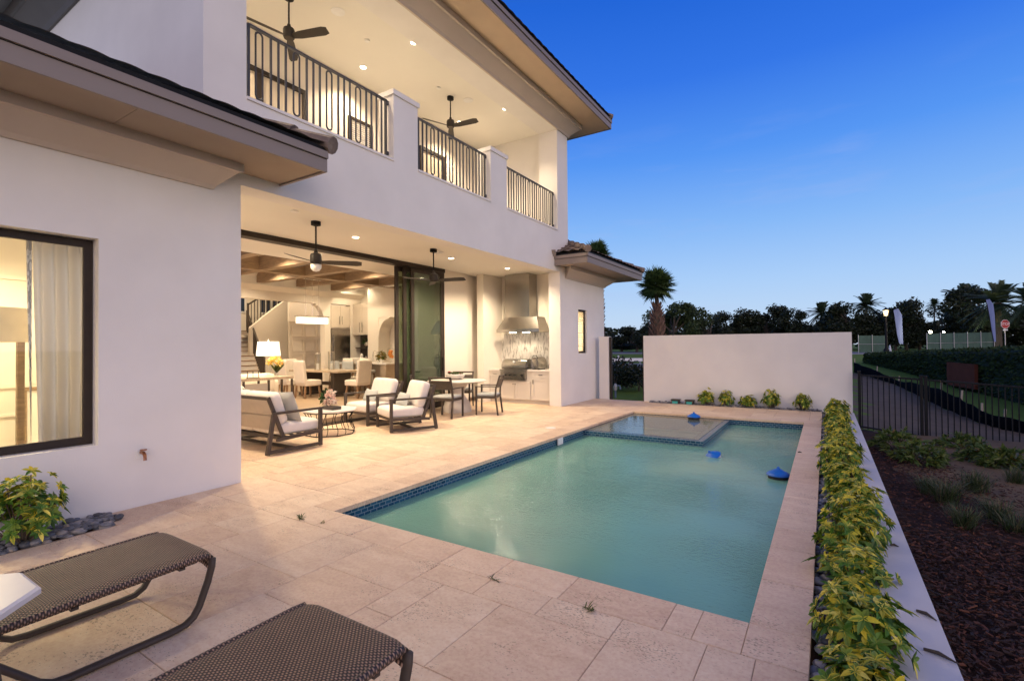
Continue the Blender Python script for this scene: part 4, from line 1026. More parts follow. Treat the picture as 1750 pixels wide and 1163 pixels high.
chn = thing('chandelier', 'lit oval drum chandelier on thin rods above the indoor dining table', 'chandelier', (-12.85, 9.1, 2.28))
n = 40
part('shade', MB().lathe([(0, 0), (.5, 0), (.5, .16), (.0, .16)], n=n, sx=.62, sy=1.0), chandlit, chn, smooth='auto')
part('ring', MB().tube([(.33*math.cos(2*PI*k/n), .54*math.sin(2*PI*k/n), .20) for k in range(n)], .012, 6, closed=True), chrome, chn)
part('rods', MB().tube([(0, -.22, .16), (0, -.22, 1.33)], .008, 6).tube([(0, 0, .16), (0, 0, 1.33)], .008, 6).tube([(0, .22, .16), (0, .22, 1.33)], .008, 6).box(-.05, .05, -.3, .3, 1.30, 1.322), chrome, chn)
isl = thing('kitchen_island', 'kitchen island with white stone top and tan end panel behind the dining table', 'kitchen island', (-13.1, 11.45, FZ))
part('countertop', MB().box(-1.35, 1.35, -.48, .45, .88, .925), stone, isl)
part('cabinet', MB().box(-1.28, 1.05, -.12, .42, 0, .88), cabin, isl)
part('end_panel', MB().box(1.05, 1.30, -.44, .42, 0, .88), tablew, isl)
for i, x in enumerate((-12.45, -13.15, -13.85)):
    t = thing('bar_stool', ('grey upholstered bar stool nearest the tan island end panel', 'grey upholstered bar stool in the middle of the row at the island', 'grey upholstered bar stool farthest along the island, behind the tan dining chair')[i], 'bar stool', (x, 10.78, FZ), R(12), 'grey bar stools at the kitchen island')
    part('seat', MB().cushion((0, 0, .66), .44, .42, .09, .03, .01), fabric2, t, smooth=True)
    part('backrest', MB().cushion((0, -.20, .84), .44, .06, .30, .025, 0), fabric2, t, smooth=True)
    for sx in (-1, 1):
        for sy in (-1, 1): part('leg', MB().bar((sx*.17, sy*.16, .62), (sx*.21, sy*.20, 0), .035), oakleg, t)
    part('footrest', MB().bar((-.19, .19, .2), (.19, .19, .2), .025).bar((-.19, -.19, .2), (.19, -.19, .2), .025), oakleg, t)
jr = thing('fruit_jar', 'tall lidded glass jar full of oranges on the kitchen island', 'jar', (-12.0, 11.42, FZ+.925))
part('glass', MB().lathe([(.07, 0), (.07, .015), (.025, .03), (.025, .09), (.10, .15), (.125, .25), (.125, .42)], n=24), jarglass, jr, smooth=True)
part('lid', MB().lathe([(.13, .42), (.12, .45), (.06, .49), (.02, .50), (.018, .53), (.03, .56), (.012, .60), (0, .64)], n=20), jarglass, jr, smooth=True)
m_ = MB(); rnd = random.Random(3)
for k in range(22):
    a = rnd.uniform(0, 2*PI); r = rnd.uniform(.02, .075); z = .17+.01*k
    m_.lathe([(.038*math.sin(PI*i/6), .038-.038*math.cos(PI*i/6)) for i in range(7)], (r*math.cos(a), r*math.sin(a), z-.03), 9)
part('oranges', m_, orange_, jr, smooth=True)
pp = thing('potted_plant', 'small yellow-green potted plant beside the jar of oranges on the island', 'plant', (-12.3, 11.28, FZ+.925))
part('pot', MB().lathe([(0, 0), (.07, 0), (.085, .13), (.075, .13), (0, .12)], n=18), ceram, pp, smooth='auto')
m_ = MB(); blob(m_, (0, 0, .23), .14, 120, .08, [(.16, .17, .03), (.26, .16, .02), (.07, .10, .02)], 8); part('leaves', m_, leafm, pp)
single('fruit_bowl', MB().lathe([(0, 0), (.08, 0), (.16, .06), (.24, .14), (.23, .145), (.14, .07), (0, .03)], n=20, sx=1.2), ceram, 'wide white scalloped bowl at the left end of the kitchen island', 'bowl', (-13.6, 11.4, FZ+.925), smooth='auto')
fr_ = thing('refrigerator', 'stainless steel refrigerator built in below cream cabinets at the back of the kitchen', 'refrigerator', (bx0, 11.95, FZ))
part('body', MB().box(-.24, -.02, -.41, .42, 0, 2.14), steel, fr_)
part('door', MB().box(-.02, .02, -.41, .42, .62, 2.14), steel, fr_); part('freezer_drawer', MB().box(-.02, .02, -.41, .42, .05, .60), steel, fr_)
part('handle', MB().bar((.05, -.33, .9), (.05, -.33, 1.9), .025).bar((.05, -.3, .52), (.05, .3, .52), .025), steel, fr_)
sg = thing('silver_ornament', 'polished metal sphere ornament on the dark kitchen shelf', 'ornament', (-14.62, 12.72, 1.56))
part('sphere', MB().lathe([(.11*math.sin(PI*i/12), .11-.11*math.cos(PI*i/12)) for i in range(13)], n=20), chrome, sg, smooth=True)
m_ = MB(); blob(m_, (-.14, .03, .22), .13, 60, .08, GR, 18); part('sprig', m_, leafm, sg)
for i, (x, h, r) in enumerate(((-14.75, .30, .06), (-14.5, .22, .055))):
    single('canister', MB().lathe([(0, 0), (r, 0), (r, h*.8), (r*.7, h*.88), (.015, h*.9), (.015, h), (0, h)], n=16), ceram if i == 0 else steel, ('taller pale', 'shorter steel')[i]+' canister on the counter below the dark kitchen shelf', 'canister', (x, 12.55, 1.04), smooth='auto')
kf = single('kitchen_faucet', MB().tube([(0, 0, 0), (0, 0, .28), (.02, 0, .36), (.09, 0, .39), (.16, 0, .36), (.17, 0, .27)], .014, 8), chrome, 'arched chrome faucet on the kitchen island', 'faucet', (-13.0, 11.55, FZ+.925))
cs = thing('console_table', 'pale wood console table with open dark legs carrying the lit lamp', 'console table', (-11.2, 6.62, FZ))
part('table_top', MB().box(-.24, .24, -.62, .62, .69, .75), tablew, cs)
for sx in (-1, 1):
    for y in (-.59, .0, .59): part('leg', MB().box(sx*.21-.02, sx*.21+.02, y-.02, y+.02, 0, .69), frame, cs)
part('lower_rail', MB().box(-.21, .21, -.6, -.57, .04, .07), frame, cs)
part('lower_rail', MB().box(-.21, .21, .57, .6, .04, .07), frame, cs); part('back_panel', MB().box(.185, .205, -.57, -.02, .12, .62), slatm, cs)
tl = thing('table_lamp', 'lit table lamp with wide white drum shade on the console table', 'lamp', (-11.3, 6.80, FZ+.75))
part('base', MB().lathe([(0, 0), (.08, 0), (.08, .02), (.03, .04), (.065, .14), (.08, .22), (.05, .34), (.012, .40), (.012, .56), (0, .56)], n=20), jarglass, tl, smooth='auto')
part('lamp_shade', MB().lathe([(.27, .50), (.235, .84), (.225, .84), (.26, .50)], n=32), shadelit, tl, smooth='auto')
part('finial', MB().lathe([(0, .84), (.012, .85), (.018, .89), (0, .91)], n=10), chrome, tl)
L = bpy.data.lights.new('table_lamp_bulb', 'POINT'); L.energy = 45; L.color = (1, .76, .46); L.shadow_soft_size = .06
lo = bpy.data.objects.new('table_lamp_bulb', L); COL.objects.link(lo); lo.location = (-11.3, 6.80, FZ+.75+.66)
fv = thing('flower_vase', 'glass vase of yellow and orange flowers on the console table before the lamp', 'flowers', (-11.05, 6.85, FZ+.75))
part('vase', MB().lathe([(.04, 0), (.045, .02), (.05, .18)], n=14), jarglass, fv, smooth=True)
m_ = MB(); rnd = random.Random(6)
for k in range(26):
    d = rdir(rnd, .2, 1); leaf(m_, (0, 0, .1), d+Vector((0, 0, 1)), (1, 0, 0), rnd.uniform(.2, .36), .05, (.06, .08, .025), (.09, .11, .03), .2, 3)
for k in range(9): d = rdir(rnd, 0, 1); blob(m_, (d.x*.15, d.y*.17-.04, .30+d.z*.14), .05, 22, .05, [(.80, .62, .12), (.80, .40, .06), (.82, .74, .35)], 90+k, w=.7)
part('flowers', m_, leafm, fv)
cd = thing('votive_rack', 'small dark rack of glass votives on the console table left of the vase', 'candle holder', (-11.05, 6.28, FZ+.75))
part('rack', MB().box(-.03, .03, -.14, .14, 0, .015).bar((0, -.13, 0), (0, -.13, .16), .012).bar((0, .13, 0), (0, .13, .16), .012).bar((0, 0, 0), (0, 0, .16), .012), frame, cd)
for y in (-.07, .07): part('votive', MB().lathe([(.03, .015), (.045, .12)], (0, y, 0), 12), jarglass, cd)
isf = thing('indoor_sofa', 'cream indoor sofa beyond the console at the left edge of the door opening', 'sofa', (-12.3, 6.3, FZ), R(90))
part('seat', MB().cushion((0, .05, .32), 2.0, .85, .30, .06, .02), linen, isf, smooth=True); part('backrest', MB().cushion((0, -.38, .56), 2.0, .22, .50, .08, .0), linen, isf, smooth=True)
for s_ in (-1, 1): part('arm', MB().cushion((s_*1.05, .02, .42), .2, .9, .42, .07, 0), linen, isf, smooth=True)
tpillow('cream pillow standing on edge on the indoor sofa, left of the votive rack', (-11.95, 6.12, FZ+.80), .5, .5, .17, R(70), R(12), linen)
tpillow('cream pillow on the indoor sofa cut by the white house wall edge', (-11.95, 5.72, FZ+.80), .5, .5, .17, R(100), R(12), linen)
ia = thing('indoor_armchair', 'round-backed cream armchair in the great room behind the outdoor sofa', 'armchair', (-10.2, 5.15, FZ), R(140))
part('seat', MB().cushion((0, .03, .32), .62, .6, .24, .07, .03), linen, ia, smooth=True)
part('backrest', MB().tube([(.40*math.cos(PI+PI*i/12), .05+.40*math.sin(PI+PI*i/12), .50) for i in range(13)], .17, 10, flat=.55), linen, ia, smooth=True)
part('base', MB().lathe([(0, 0), (.28, 0), (.30, .21), (0, .21)], n=24), oakleg, ia)

# lit room behind the wing window
flp = thing('floor_lamp', 'floor lamp with beige drum shade and wooden post inside the lit wing room', 'lamp', (-7.5, 1.36, .02))
part('lamp_shade', MB().lathe([(.36, 1.62), (.36, 1.98), (.35, 1.98), (.35, 1.62)], n=32), mk('beige_lamp_shade', (.80, .70, .55), .9), flp, smooth='auto')
part('post', MB().box(.05, .11, .24, .30, 0, 1.62).box(-.11, -.05, -.2, -.14, 0, 1.62), oak, flp)
q0, q1 = px_(37, 662, -9.5), px_(62, 745, -9.5)
pf = thing('framed_panel', 'pale panel in a light wood frame standing low inside the lit wing room', 'frame', (-9.5, q0.y, .02))
part('wood_frame', MB().box(-9.52, -9.48, q0.y, q0.y+.05, .02, q0.z).box(-9.52, -9.48, q0.y+.05, q0.y+.6, q0.z-.05, q0.z).box(-9.52, -9.48, q0.y+.55, q0.y+.6, .02, q0.z-.05), oak, pf, True)
part('panel', MB().box(-9.51, -9.50, q0.y+.05, q0.y+.55, .02, q0.z-.05), ceram, pf, True)
single('window_table', MB().box(-.25, .25, -.3, .25, .68, .72).box(-.22, -.18, -.27, -.23, 0, .68).box(.18, .22, -.27, -.23, 0, .68).box(-.22, -.18, .18, .22, 0, .68).box(.18, .22, .18, .22, 0, .68), oak, 'small wooden table top at the lower left of the wing window', 'table', (-6.9, .98, .02))
cu = thing('curtain', 'floor length white curtain with patterned leading edge hanging inside the wing window', 'curtain', (F-.42, 1.6, 0))
def drape(name, y0, y1, m, nf, amp, splay=0.):
    mb = MB(); nx = nf*8; nz = 12; vs = []; fs = []
    for k in range(nz+1):
        z = .08+2.55*k/nz
        for i in range(nx+1):
            f = i/nx; y = y0+(y1-y0)*f+splay*(1-k/nz)*(1-f)
            vs.append((F-.42+amp*(math.sin(f*nf*2*PI+.4*math.sin(k*.5))+.35*math.sin(f*nf*5.3+k*.2))*(1-.25*k/nz), y, z))
    for k in range(nz):
        for i in range(nx): o = k*(nx+1)+i; fs.append((o, o+1, o+nx+2, o+nx+1))
    return part(name, mb.add(vs, fs), m, cu, True, smooth=True)
curm = NT('white_curtain'); curm.base((.74, .72, .69)); curm.set(Roughness=.95)
tl_ = curm.n('ShaderNodeBsdfTranslucent'); tl_.inputs[0].default_value = (.60, .56, .58, 1); mx_ = curm.n('ShaderNodeMixShader'); mx_.inputs[0].default_value = .24
curm.l(curm.b.outputs[0], mx_.inputs[1]); curm.l(tl_.outputs[0], mx_.inputs[2]); curm.l(mx_.outputs[0], curm.out.inputs[0])
drape('curtain_panel', 1.43, 2.02, curm.m, 6, .062, .05)
pat = NT('patterned_braid'); w_ = pat.n('ShaderNodeTexWave', Scale=9., Distortion=9., Detail=2.); pat.l(pat.coord('Object', (1, 1, 1)), w_.inputs['Vector']); pat.base(pat.ramp(w_.outputs[0], [(.35, (.50, .45, .40)), (.55, (.86, .81, .75))])); pat.set(Roughness=.9)
drape('curtain_edge', 1.385, 1.428, pat.m, 1, .012, .05)

# ------------------------------------------------------------------ wall fittings
hbx = thing('hose_bib', 'brass hose tap with white escutcheon plate on the white wing wall', 'tap', (F, 2.13, .52))
part('plate', MB().box(0, .006, -.045, .02, -.045, .035), whitep, hbx)
part('valve', MB().tube([(.0, 0, .01), (.06, 0, .01), (.085, .0, -.01), (.095, 0, -.06)], .016, 10).lathe([(0, 0), (.03, 0), (.03, .01), (0, .012)], (.055, 0, .035), 12), brassm, hbx)
single('wall_box', MB().box(0, .05, -.05, .05, -.13, .13).box(.05, .058, -.04, .04, -.11, .11), whitep, 'small white electrical box low on the bay wall near the gate pier', 'electrical box', (F, 13.88, .38))
for i, (x, y) in enumerate(((-3.38, 13.36), (-3.02, 13.36))):
    t = thing('valve_box', ('left', 'right')[i]+' one of two teal and black irrigation boxes by the end wall', 'irrigation box', (x, y, .0))
    part('body', MB().box(-.10, .10, -.07, .07, 0, .09).box(-.115, .115, -.085, .085, .09, .115), darkin, t); part('tab', MB().box(-.07, .07, -.095, -.085, .01, .07), teal, t)

# ------------------------------------------------------------------ sun loungers and side table
def lounger(label, loc):
    t = thing('sun_lounger', label, 'sun lounger', loc, 0, 'brown wicker sun loungers'); w = .315
    prof = [(0.0, .315), (.012, .345), (0, .372), (-.03, .388), (-.09, .392), (-.5, .385), (-.95, .372), (-1.2, .375), (-1.25, .38)]
    th = .03; n = len(prof); vs = []; fs = []
    nx = 10
    for sgn in (0, 1):
        for (y, z) in prof:
            for i in range(nx+1):
                f = -1+2*i/nx; sag = -.012*(1-f*f) if y < -.08 else 0; ed = -.018*abs(f)**10
                vs.append((f*w, y-(th if (sgn and y > -.08) else 0)*.9, z+sag+ed-(th if sgn else 0)*(1 if y <= -.08 else .3)))
    N = n*(nx+1)
    for k in range(n-1):
        for i in range(nx):
            a = k*(nx+1)+i; fs += [(a, a+1, a+nx+2, a+nx+1), (N+a, N+a+nx+1, N+a+nx+2, N+a+1)]
    for k in range(n-1):
        a = k*(nx+1); fs += [(a, a+nx+1, N+a+nx+1, N+a), (a+nx, N+a+nx, N+a+2*nx+1, a+2*nx+1)]
    fs += [(i, N+i, N+i+1, i+1) for i in range(nx)]
    part('seat', MB().add(vs, fs), wicker, t, smooth='auto')
    bp = [Vector((0, -1.25, .385)), Vector((0, -1.42, .47)), Vector((0, -1.85, .72)), Vector((0, -2.0, .80))]
    bm_ = MB()
    for p, q in zip(bp, bp[1:]): bm_.add([(-w, p.y, p.z), (w, p.y, p.z), (w, q.y, q.z), (-w, q.y, q.z), (-w, p.y, p.z-th), (w, p.y, p.z-th), (w, q.y, q.z-th), (-w, q.y, q.z-th)], [(0, 1, 2, 3), (7, 6, 5, 4), (0, 3, 7, 4), (1, 5, 6, 2)])
    part('backrest', bm_, wicker, t)
    for s_ in (-1, 1):
        x = s_*(w+.004)
        pth = [(x, -.005, .345), (x, -.008, .30), (x, -.03, .22), (x, -.075, .10), (x, -.105, .052), (x, -.15, .026), (x, -.22, .020), (x, -.64, .020), (x, -.70, .028), (x, -.75, .06), (x, -.88, .20), (x, -1.0, .34)]
        part('runner', MB().tube(pth, .026, 8, flat=.62, upv=(1, 0, 0)), frame, t, smooth=True)
        part('wicker_edge', MB().tube([(x-s_*.008, y, z-.026) for y, z in prof[3:]], .0185, 8), wicker, t, smooth=True)
    part('cross_rails', MB().bar((-w, -.16, .345), (w, -.16, .345), .03).bar((-w, -.62, .335), (w, -.62, .335), .03).bar((0, -.1, .338), (0, -1.2, .338), .05, .02), frame, t)
    return t
lounger('brown wicker sun lounger at the left beside the white side table', (-3.32, 1.47, 0))
lounger('brown wicker sun lounger at the bottom centre, cut by the photo edge, nearest the pool', (-1.73, 1.43, 0))
stb = thing('side_table', 'octagonal white topped side table with dark legs between the two sun loungers', 'side table', (-2.745, .345, 0))
part('table_top', MB().lathe([(0, .585), (.30, .585), (.318, .592), (.318, .612), (.305, .62), (0, .62)], n=8, rot=.5), stone, stb)
for k in range(4):
    a = PI/4+PI/2*k; part('leg', MB().bar((.2*math.cos(a), .2*math.sin(a), .585), (.27*math.cos(a), .27*math.sin(a), 0), .04, .022), frame, stb)
# ================================================================== PLANTS NEAR THE POOL
YEL = [(.74, .60, .05), (.80, .70, .14), (.62, .55, .05)]
GRN = [(.07, .17, .02), (.12, .23, .03), (.05, .12, .016), (.19, .27, .035)]
def whorl(mb, p, d, rnd, L, yel):
    d = Vector(d).normalized(); a0 = rnd.uniform(0, 6.28); d = (d+rdir(rnd)*.45).normalized()
    t = d.cross(Vector((.3, .2, 1)));
    if t.length < .1: t = Vector((1, 0, 0))
    t.normalize(); b = d.cross(t)
    k = rnd.randint(6, 8)
    for i in range(k):
        a = a0+2*PI*i/k; o = t*math.cos(a)+b*math.sin(a)
        g = rnd.choice(GRN); y = rnd.choice(YEL)
        r = rnd.random()
        cc, ce = (g, y) if r < yel*.6 else ((y, y) if r < yel else (g, sc3(g, 1.25)))
        leaf(mb, p, o+d*.35, d, L*rnd.uniform(.75, 1.2), L*.42, cc, ce, .25, 3)
def shrub_mesh(seed, r, h, n, L=.085, yel=.5):
    rnd = random.Random(seed); mb = MB(); stems = MB()
    for i in range(n):
        d = rdir(rnd, -.25, 1.); rr = rnd.uniform(.5, 1.) if rnd.random() < .82 else rnd.uniform(1., 1.28)
        p = Vector((d.x*r*rr, d.y*r*rr, h*.42+d.z*h*.58*rr))
        whorl(mb, p, d+Vector((0, 0, .5)), rnd, L*rnd.uniform(.8, 1.2), yel*(.35+.75*rr*max(.3, d.z+.3)))
        if i % 3 == 0: stems.bar((d.x*.03, d.y*.03, 0), p*.95, .007)
    return mb, stems
def shrub(name, label, cat, loc, seed, r, h, n, group, L=.085, yel=.5):
    t = thing(name, label, cat, loc, 0, group); a, b = shrub_mesh(seed, r, h, n, L, yel)
    part('foliage', a, leafm, t); part('stems', b, stemm, t); return t
protos = []
rnd = random.Random(21)
NS = 27
for i in range(NS):
    y = 1.25+i*.445; s_ = rnd.uniform(.80, 1.10)
    lb = 'yellow-green shrub, %s from the near end of the planter row along the pool' % ORD[i]
    loc = (.16+rnd.uniform(-.04, .05), y+rnd.uniform(-.06, .06), -.07)
    if i < 5:
        t = shrub('planter_shrub', lb, 'shrub', loc, 40+i, .185, .36, 92, 'variegated shrubs in the long planter', .068, .50); protos.append(t); t.scale = (s_*1.02, s_*1.1, s_)
    else: dup(protos[rnd.randrange(5)], loc, rnd.uniform(0, 6.28), lb, (s_*rnd.uniform(.85, 1.15), s_, s_*rnd.uniform(.8, 1.2)))
for i, (x, h, nm) in enumerate(((-2.62, 1.12, 'leftmost, wide'), (-2.14, 1.05, 'second from left, slender'), (-1.64, .82, 'smallest, in the middle of'), (-1.13, 1.3, 'tallest'), (-.47, 1.1, 'rightmost, beside the planter corner'))):
    lb = ('leftmost rounded yellow-green shrub against the end wall', 'second yellow-green shrub from the left against the end wall', 'shortest yellow-green shrub in the middle of the end wall', 'tallest yellow-green shrub against the end wall', 'yellow-green shrub against the end wall next to the planter corner')[i]
    t = dup(protos[i], (x, 13.36, -.02), 1.3*i, lb, (1.0, .8, h*1.02)); t.name = 'wall_shrub'; t['group'] = 'shrubs along the end wall'
shrub('wall_shrub', 'yellow-green shrub in black pebbles below the wing window at the left', 'shrub', (-5.46, 1.22, -.01), 77, .24, .54, 120, 'shrubs at the house wall', .07, .42)

def pebbles(name, n, area, size, seed, z=0., heap=.03):
    rnd = random.Random(seed); mb = MB()
    base = bmesh.new(); bmesh.ops.create_icosphere(base, subdivisions=2, radius=1.); bv = [v.co.copy() for v in base.verts]; bf = [tuple(v.index for v in f.verts) for f in base.faces]; base.free()
    for _ in range(n):
        x, y = area(rnd); s_ = size*rnd.uniform(.55, 1.25)
        M = Matrix.Rotation(rnd.uniform(0, 6.28), 3, 'Z') @ Matrix.Rotation(rnd.uniform(-.3, .3), 3, 'X')
        sx, sy, sz = s_*rnd.uniform(.9, 1.5), s_*rnd.uniform(.75, 1.05), s_*rnd.uniform(.5, .78)
        c = Vector((x, y, z+rnd.uniform(0, heap)+sz*.4)); k = Vector((rnd.random()*9, rnd.random()*9, 0))
        mb.add([c+M @ Vector((v.x*sx, v.y*sy, v.z*sz))*(1+.10*noise.noise(v*1.3+k)) for v in bv], bf)
    return struct(name, mb, pebm, 'stuff', True)
pebbles('planter_pebbles', 1500, lambda r: (r.uniform(-.075, .15), r.uniform(.9, 7.5)), .026, 3, -.075, .05)
pebbles('far_planter_pebbles', 420, lambda r: (r.uniform(-.075, .15), r.uniform(7.5, 13.3)), .036, 4, -.07, .05)
pebbles('bed_pebbles', 560, lambda r: ((lambda y: (r.uniform(-5.72, -5.33 if y < 1.80 else -5.45), y))(r.uniform(-.3, 1.86))), .034, 5, -.02, .035)
pebbles('wall_pebbles', 800, lambda r: (r.uniform(-4.08, -.1), r.uniform(13.30, 13.49)), .034, 6, -.02, .03)
struct('bed_soil', MB().quad((-5.74, -3, -.02), (-5.33, -3, -.02), (-5.33, 1.86, -.02), (-5.74, 1.86, -.02)), mulchm)

def weed(label, loc, n, L, seed):
    rnd = random.Random(seed); mb = MB()
    for i in range(n):
        a = rnd.uniform(0, 6.28); c = rnd.choice([(.10, .13, .03), (.15, .15, .04), (.05, .09, .02)])
        leaf(mb, (rnd.uniform(-.03, .03), rnd.uniform(-.01, .01), 0), (math.cos(a), math.sin(a), rnd.uniform(.3, 1.4)), (0, 0, 1), L*rnd.uniform(.5, 1.2), .008, c, c, .3, 3)
    single('weed', mb, leafm, label, 'weed', loc, 0, 'weeds in the paver joints')
weed('dry grass weed in the paver joint left of the near pool corner', gp(515, 886), 22, .075, 1)
weed('smallest weed sprig, left of the nearest pool corner stones', gp(551, 893), 7, .05, 2)
weed('small weed in the coping joint below the middle of the near pool edge', gp(843, 990), 9, .06, 3)
weed('dark green weed in the joint right of the middle of the near pool edge', gp(1007, 1041), 16, .065, 4)
for lb, (u, v), L_, a in (('longer brown twig lying on the white planter wall cap', (1608, 1122), .14, .5), ('shorter brown twig on the white planter wall cap, above the longer one', (1583, 1052), .11, .8), ('tiny dark dry leaf on the white planter wall cap beyond the twigs', (1529, 933), .05, .2), ('tiny dark dry leaf on the right pool coping', (1367, 773), .05, .1)):
    p = gp(u, v, .004); m_ = MB().tube([(-L_/2, 0, .004), (-L_*.1, .012, .009), (L_/2, 0, .005)], [.007, .010, .003], 6)
    single('twig', m_, bark, lb, 'twig', p, -a)

# ================================================================== GROUND BEYOND
def lerp(a, b, t): return a+(b-a)*max(0., min(1., t))
def zt_(x, y):
    if y < 13.5: z = -.38
    elif y < 28: z = lerp(-.38, -.30, (y-13.5)/14.5)
    elif y < 40: z = lerp(-.30, .20, (y-28)/12)
    else: z = lerp(.20, .70, (y-40)/9)
    k = 1-max(0., min(1., (y-16)/18))
    z -= .10*max(0., min(7., x-.7))*k*max(0., min(1., (y-6)/7))
    if x < .4: z = lerp(z, max(z, -.03), (.4-x)/1.5) if y < 40 else z
    return z
def gh(u, v):
    d = ray(u, v); lo = 5.
    for i in range(900):
        p = CO+d*(lo+i*.1)
        if p.z < zt_(p.x, p.y): return p
    return CO+d*90
def sheet(name, x0, x1, y0, y1, nx, ny, m, dz=0., bumpy=0., keep=None):
    mb = MB(); vs = []; fs = []
    for j in range(ny+1):
        for i in range(nx+1):
            x, y = x0+(x1-x0)*i/nx, y0+(y1-y0)*j/ny
            vs.append((x, y, zt_(x, y)+dz+(bumpy*noise.noise(Vector((x*1.3, y*1.3, 0))) if bumpy else 0)))
    for j in range(ny):
        for i in range(nx):
            if keep and not keep(x0+(x1-x0)*(i+.5)/nx, y0+(y1-y0)*(j+.5)/ny): continue
            o = j*(nx+1)+i; fs.append((o, o+1, o+nx+2, o+nx+1))
    return struct(name, mb.add(vs, fs), m, smooth=True)
g = MB(); xs_ = [-400, -150, -60, -30, -14]+[-9+i*1.5 for i in range(22)]+[28, 40, 70, 150, 400]; ys_ = [13.5+i*1.3 for i in range(30)]+[56, 64, 80, 110, 160, 300, 700]
for y in ys_:
    for x in xs_: pass
vs = [(x, y, zt_(x, y)) for y in ys_ for x in xs_]; nx = len(xs_)
struct('lawn', MB().add(vs, [(j*nx+i, j*nx+i+1, (j+1)*nx+i+1, (j+1)*nx+i) for j in range(len(ys_)-1) for i in range(nx-1)]), lawnm, smooth=True)
struct('yard_ground', MB().quad((.515, -12, -.39), (400, -12, -.39), (400, 14.2, -.9), (.515, 14.2, -.39)).quad((-400, -60, -.40), (400, -60, -.40), (400, -3.0, -.40), (-400, -3.0, -.40)), dirtm)
sheet('mulch_bed', .505, 12, -3, 13.5, 46, 66, mulchm, .012, .035)
# silt fence line surveyed on the ground
bot = [gh(u, v) for u, v in ((1459, 636), (1496, 647), (1532, 658), (1571, 677), (1604, 694), (1637, 708), (1675, 724), (1712, 734), (1760, 745))]
top_v = [617, 631, 649, 654, 662, 676, 699, 710, 720]
def silt_x(y):
    pts = sorted((p.y, p.x) for p in bot)
    if y <= pts[0][0]: return 16.
    for (a, b), (c, d_) in zip(pts, pts[1:]):
        if y <= c: return b+(d_-b)*(y-a)/max(1e-6, c-a)
    return pts[-1][1]
sheet('dirt_path', .4, 9.4, 13.5, 33, 60, 78, dirtm, .014, .02, lambda x, y: x < silt_x(y))
sheet('sidewalk', -30, 40, 48.6, 50.6, 60, 2, walkm, .02)
sheet('road', -80, 120, 51.5, 62, 40, 8, roadm, .012)
sheet('service_road', -22, -2.5, 26, 38, 20, 10, roadm, .015)

sf = thing('silt_fence', 'sagging black silt fence fabric curving across the dirt beyond the metal fence', 'silt fence', (2.5, 20, -.5))
mb = MB(); vs = []; fs = []; n = len(bot)
fine = []
for i in range(n-1):
    for k in range(5):
        f = k/5; b_ = bot[i].lerp(bot[i+1], f); tv = top_v[i]+(top_v[i+1]-top_v[i])*f
        fine.append((b_, f, i))
fine.append((bot[-1], 0, n-1))
hts = []
for i, p in enumerate(bot):
    d_ = (p-CO).dot(fw); u = (1459, 1496, 1532, 1571, 1604, 1637, 1675, 1712, 1760)[i]
    hts.append(max(.25, (at(u, top_v[i], d_)).z-p.z))
for b_, f, i in fine:
    h_ = hts[i]+(hts[min(i+1, n-1)]-hts[i])*f; h_ *= .9+.12*noise.noise(b_*1.7)
    o = Vector((.10*noise.noise(b_*2.1), .12*noise.noise(b_*2.3+Vector((3, 0, 0))), 0))
    vs += [b_+Vector((.16, .25, 0))*0+Vector((0, 0, -.05)), b_+o+Vector((0, 0, h_*.5)), b_+o*.5+Vector((0, 0, h_)), b_+o*.5+Vector((.03, .03, h_)), b_+o+Vector((.04, .05, h_*.5)), b_+Vector((.05, .05, -.05))]
N = len(fine)
for i in range(N-1):
    for k in range(5): o = i*6+k; fs.append((o, o+1, o+7, o+6))
part('fabric', MB().add(vs, fs), siltm, sf, True, True)
for i, p in enumerate(bot[:-1]):
    h_ = hts[i]; part('stake', MB().bar(p+Vector((.06, .08, -.05)), p+Vector((.06+.03*(i % 3), .08, h_+.16)), .045), tablew, sf, True)

# black picket fence stepping down beyond the planter
fn = thing('metal_fence', 'black metal picket fence running right from the end of the privacy wall', 'fence', (2, 13.4, -.5))
def fpt(f): return Vector((.62+f*(6.2-.62), 13.40+.08*f, 0)), lerp(-.36, -1.0, f), lerp(.885, .50, f)
gap0, gap1 = .192, .205
for nm, off in (('top_rail', -.06), ('bottom_rail', 'b')):
    for f0, f1 in ((0, gap0), (gap1, 1)):
        a, za, ta = fpt(f0); b_, zb, tb = fpt(f1); A = (ta-.03 if nm == 'top_rail' else za+.07); B = (tb-.03 if nm == 'top_rail' else zb+.07)
        part(nm, MB().bar((a.x, a.y, A), (b_.x, b_.y, B), .03, .035), blackm, fn, True)
npk = 58
for i in range(npk):
    f = (i+.5)/npk
    if gap0-.008 < f < gap1+.008: continue
    a, za, ta = fpt(f); part('picket', MB().box(a.x-.009, a.x+.009, a.y-.009, a.y+.009, za+.03, ta-.03), blackm, fn, True)
for f in (0., gap0, gap1, .62, 1.):
    a, za, ta = fpt(f); part('post', MB().box(a.x-.027, a.x+.027, a.y-.027, a.y+.027, za-.2, ta+.04).box(a.x-.033, a.x+.033, a.y-.033, a.y+.033, ta+.04, ta+.06), blackm, fn, True)

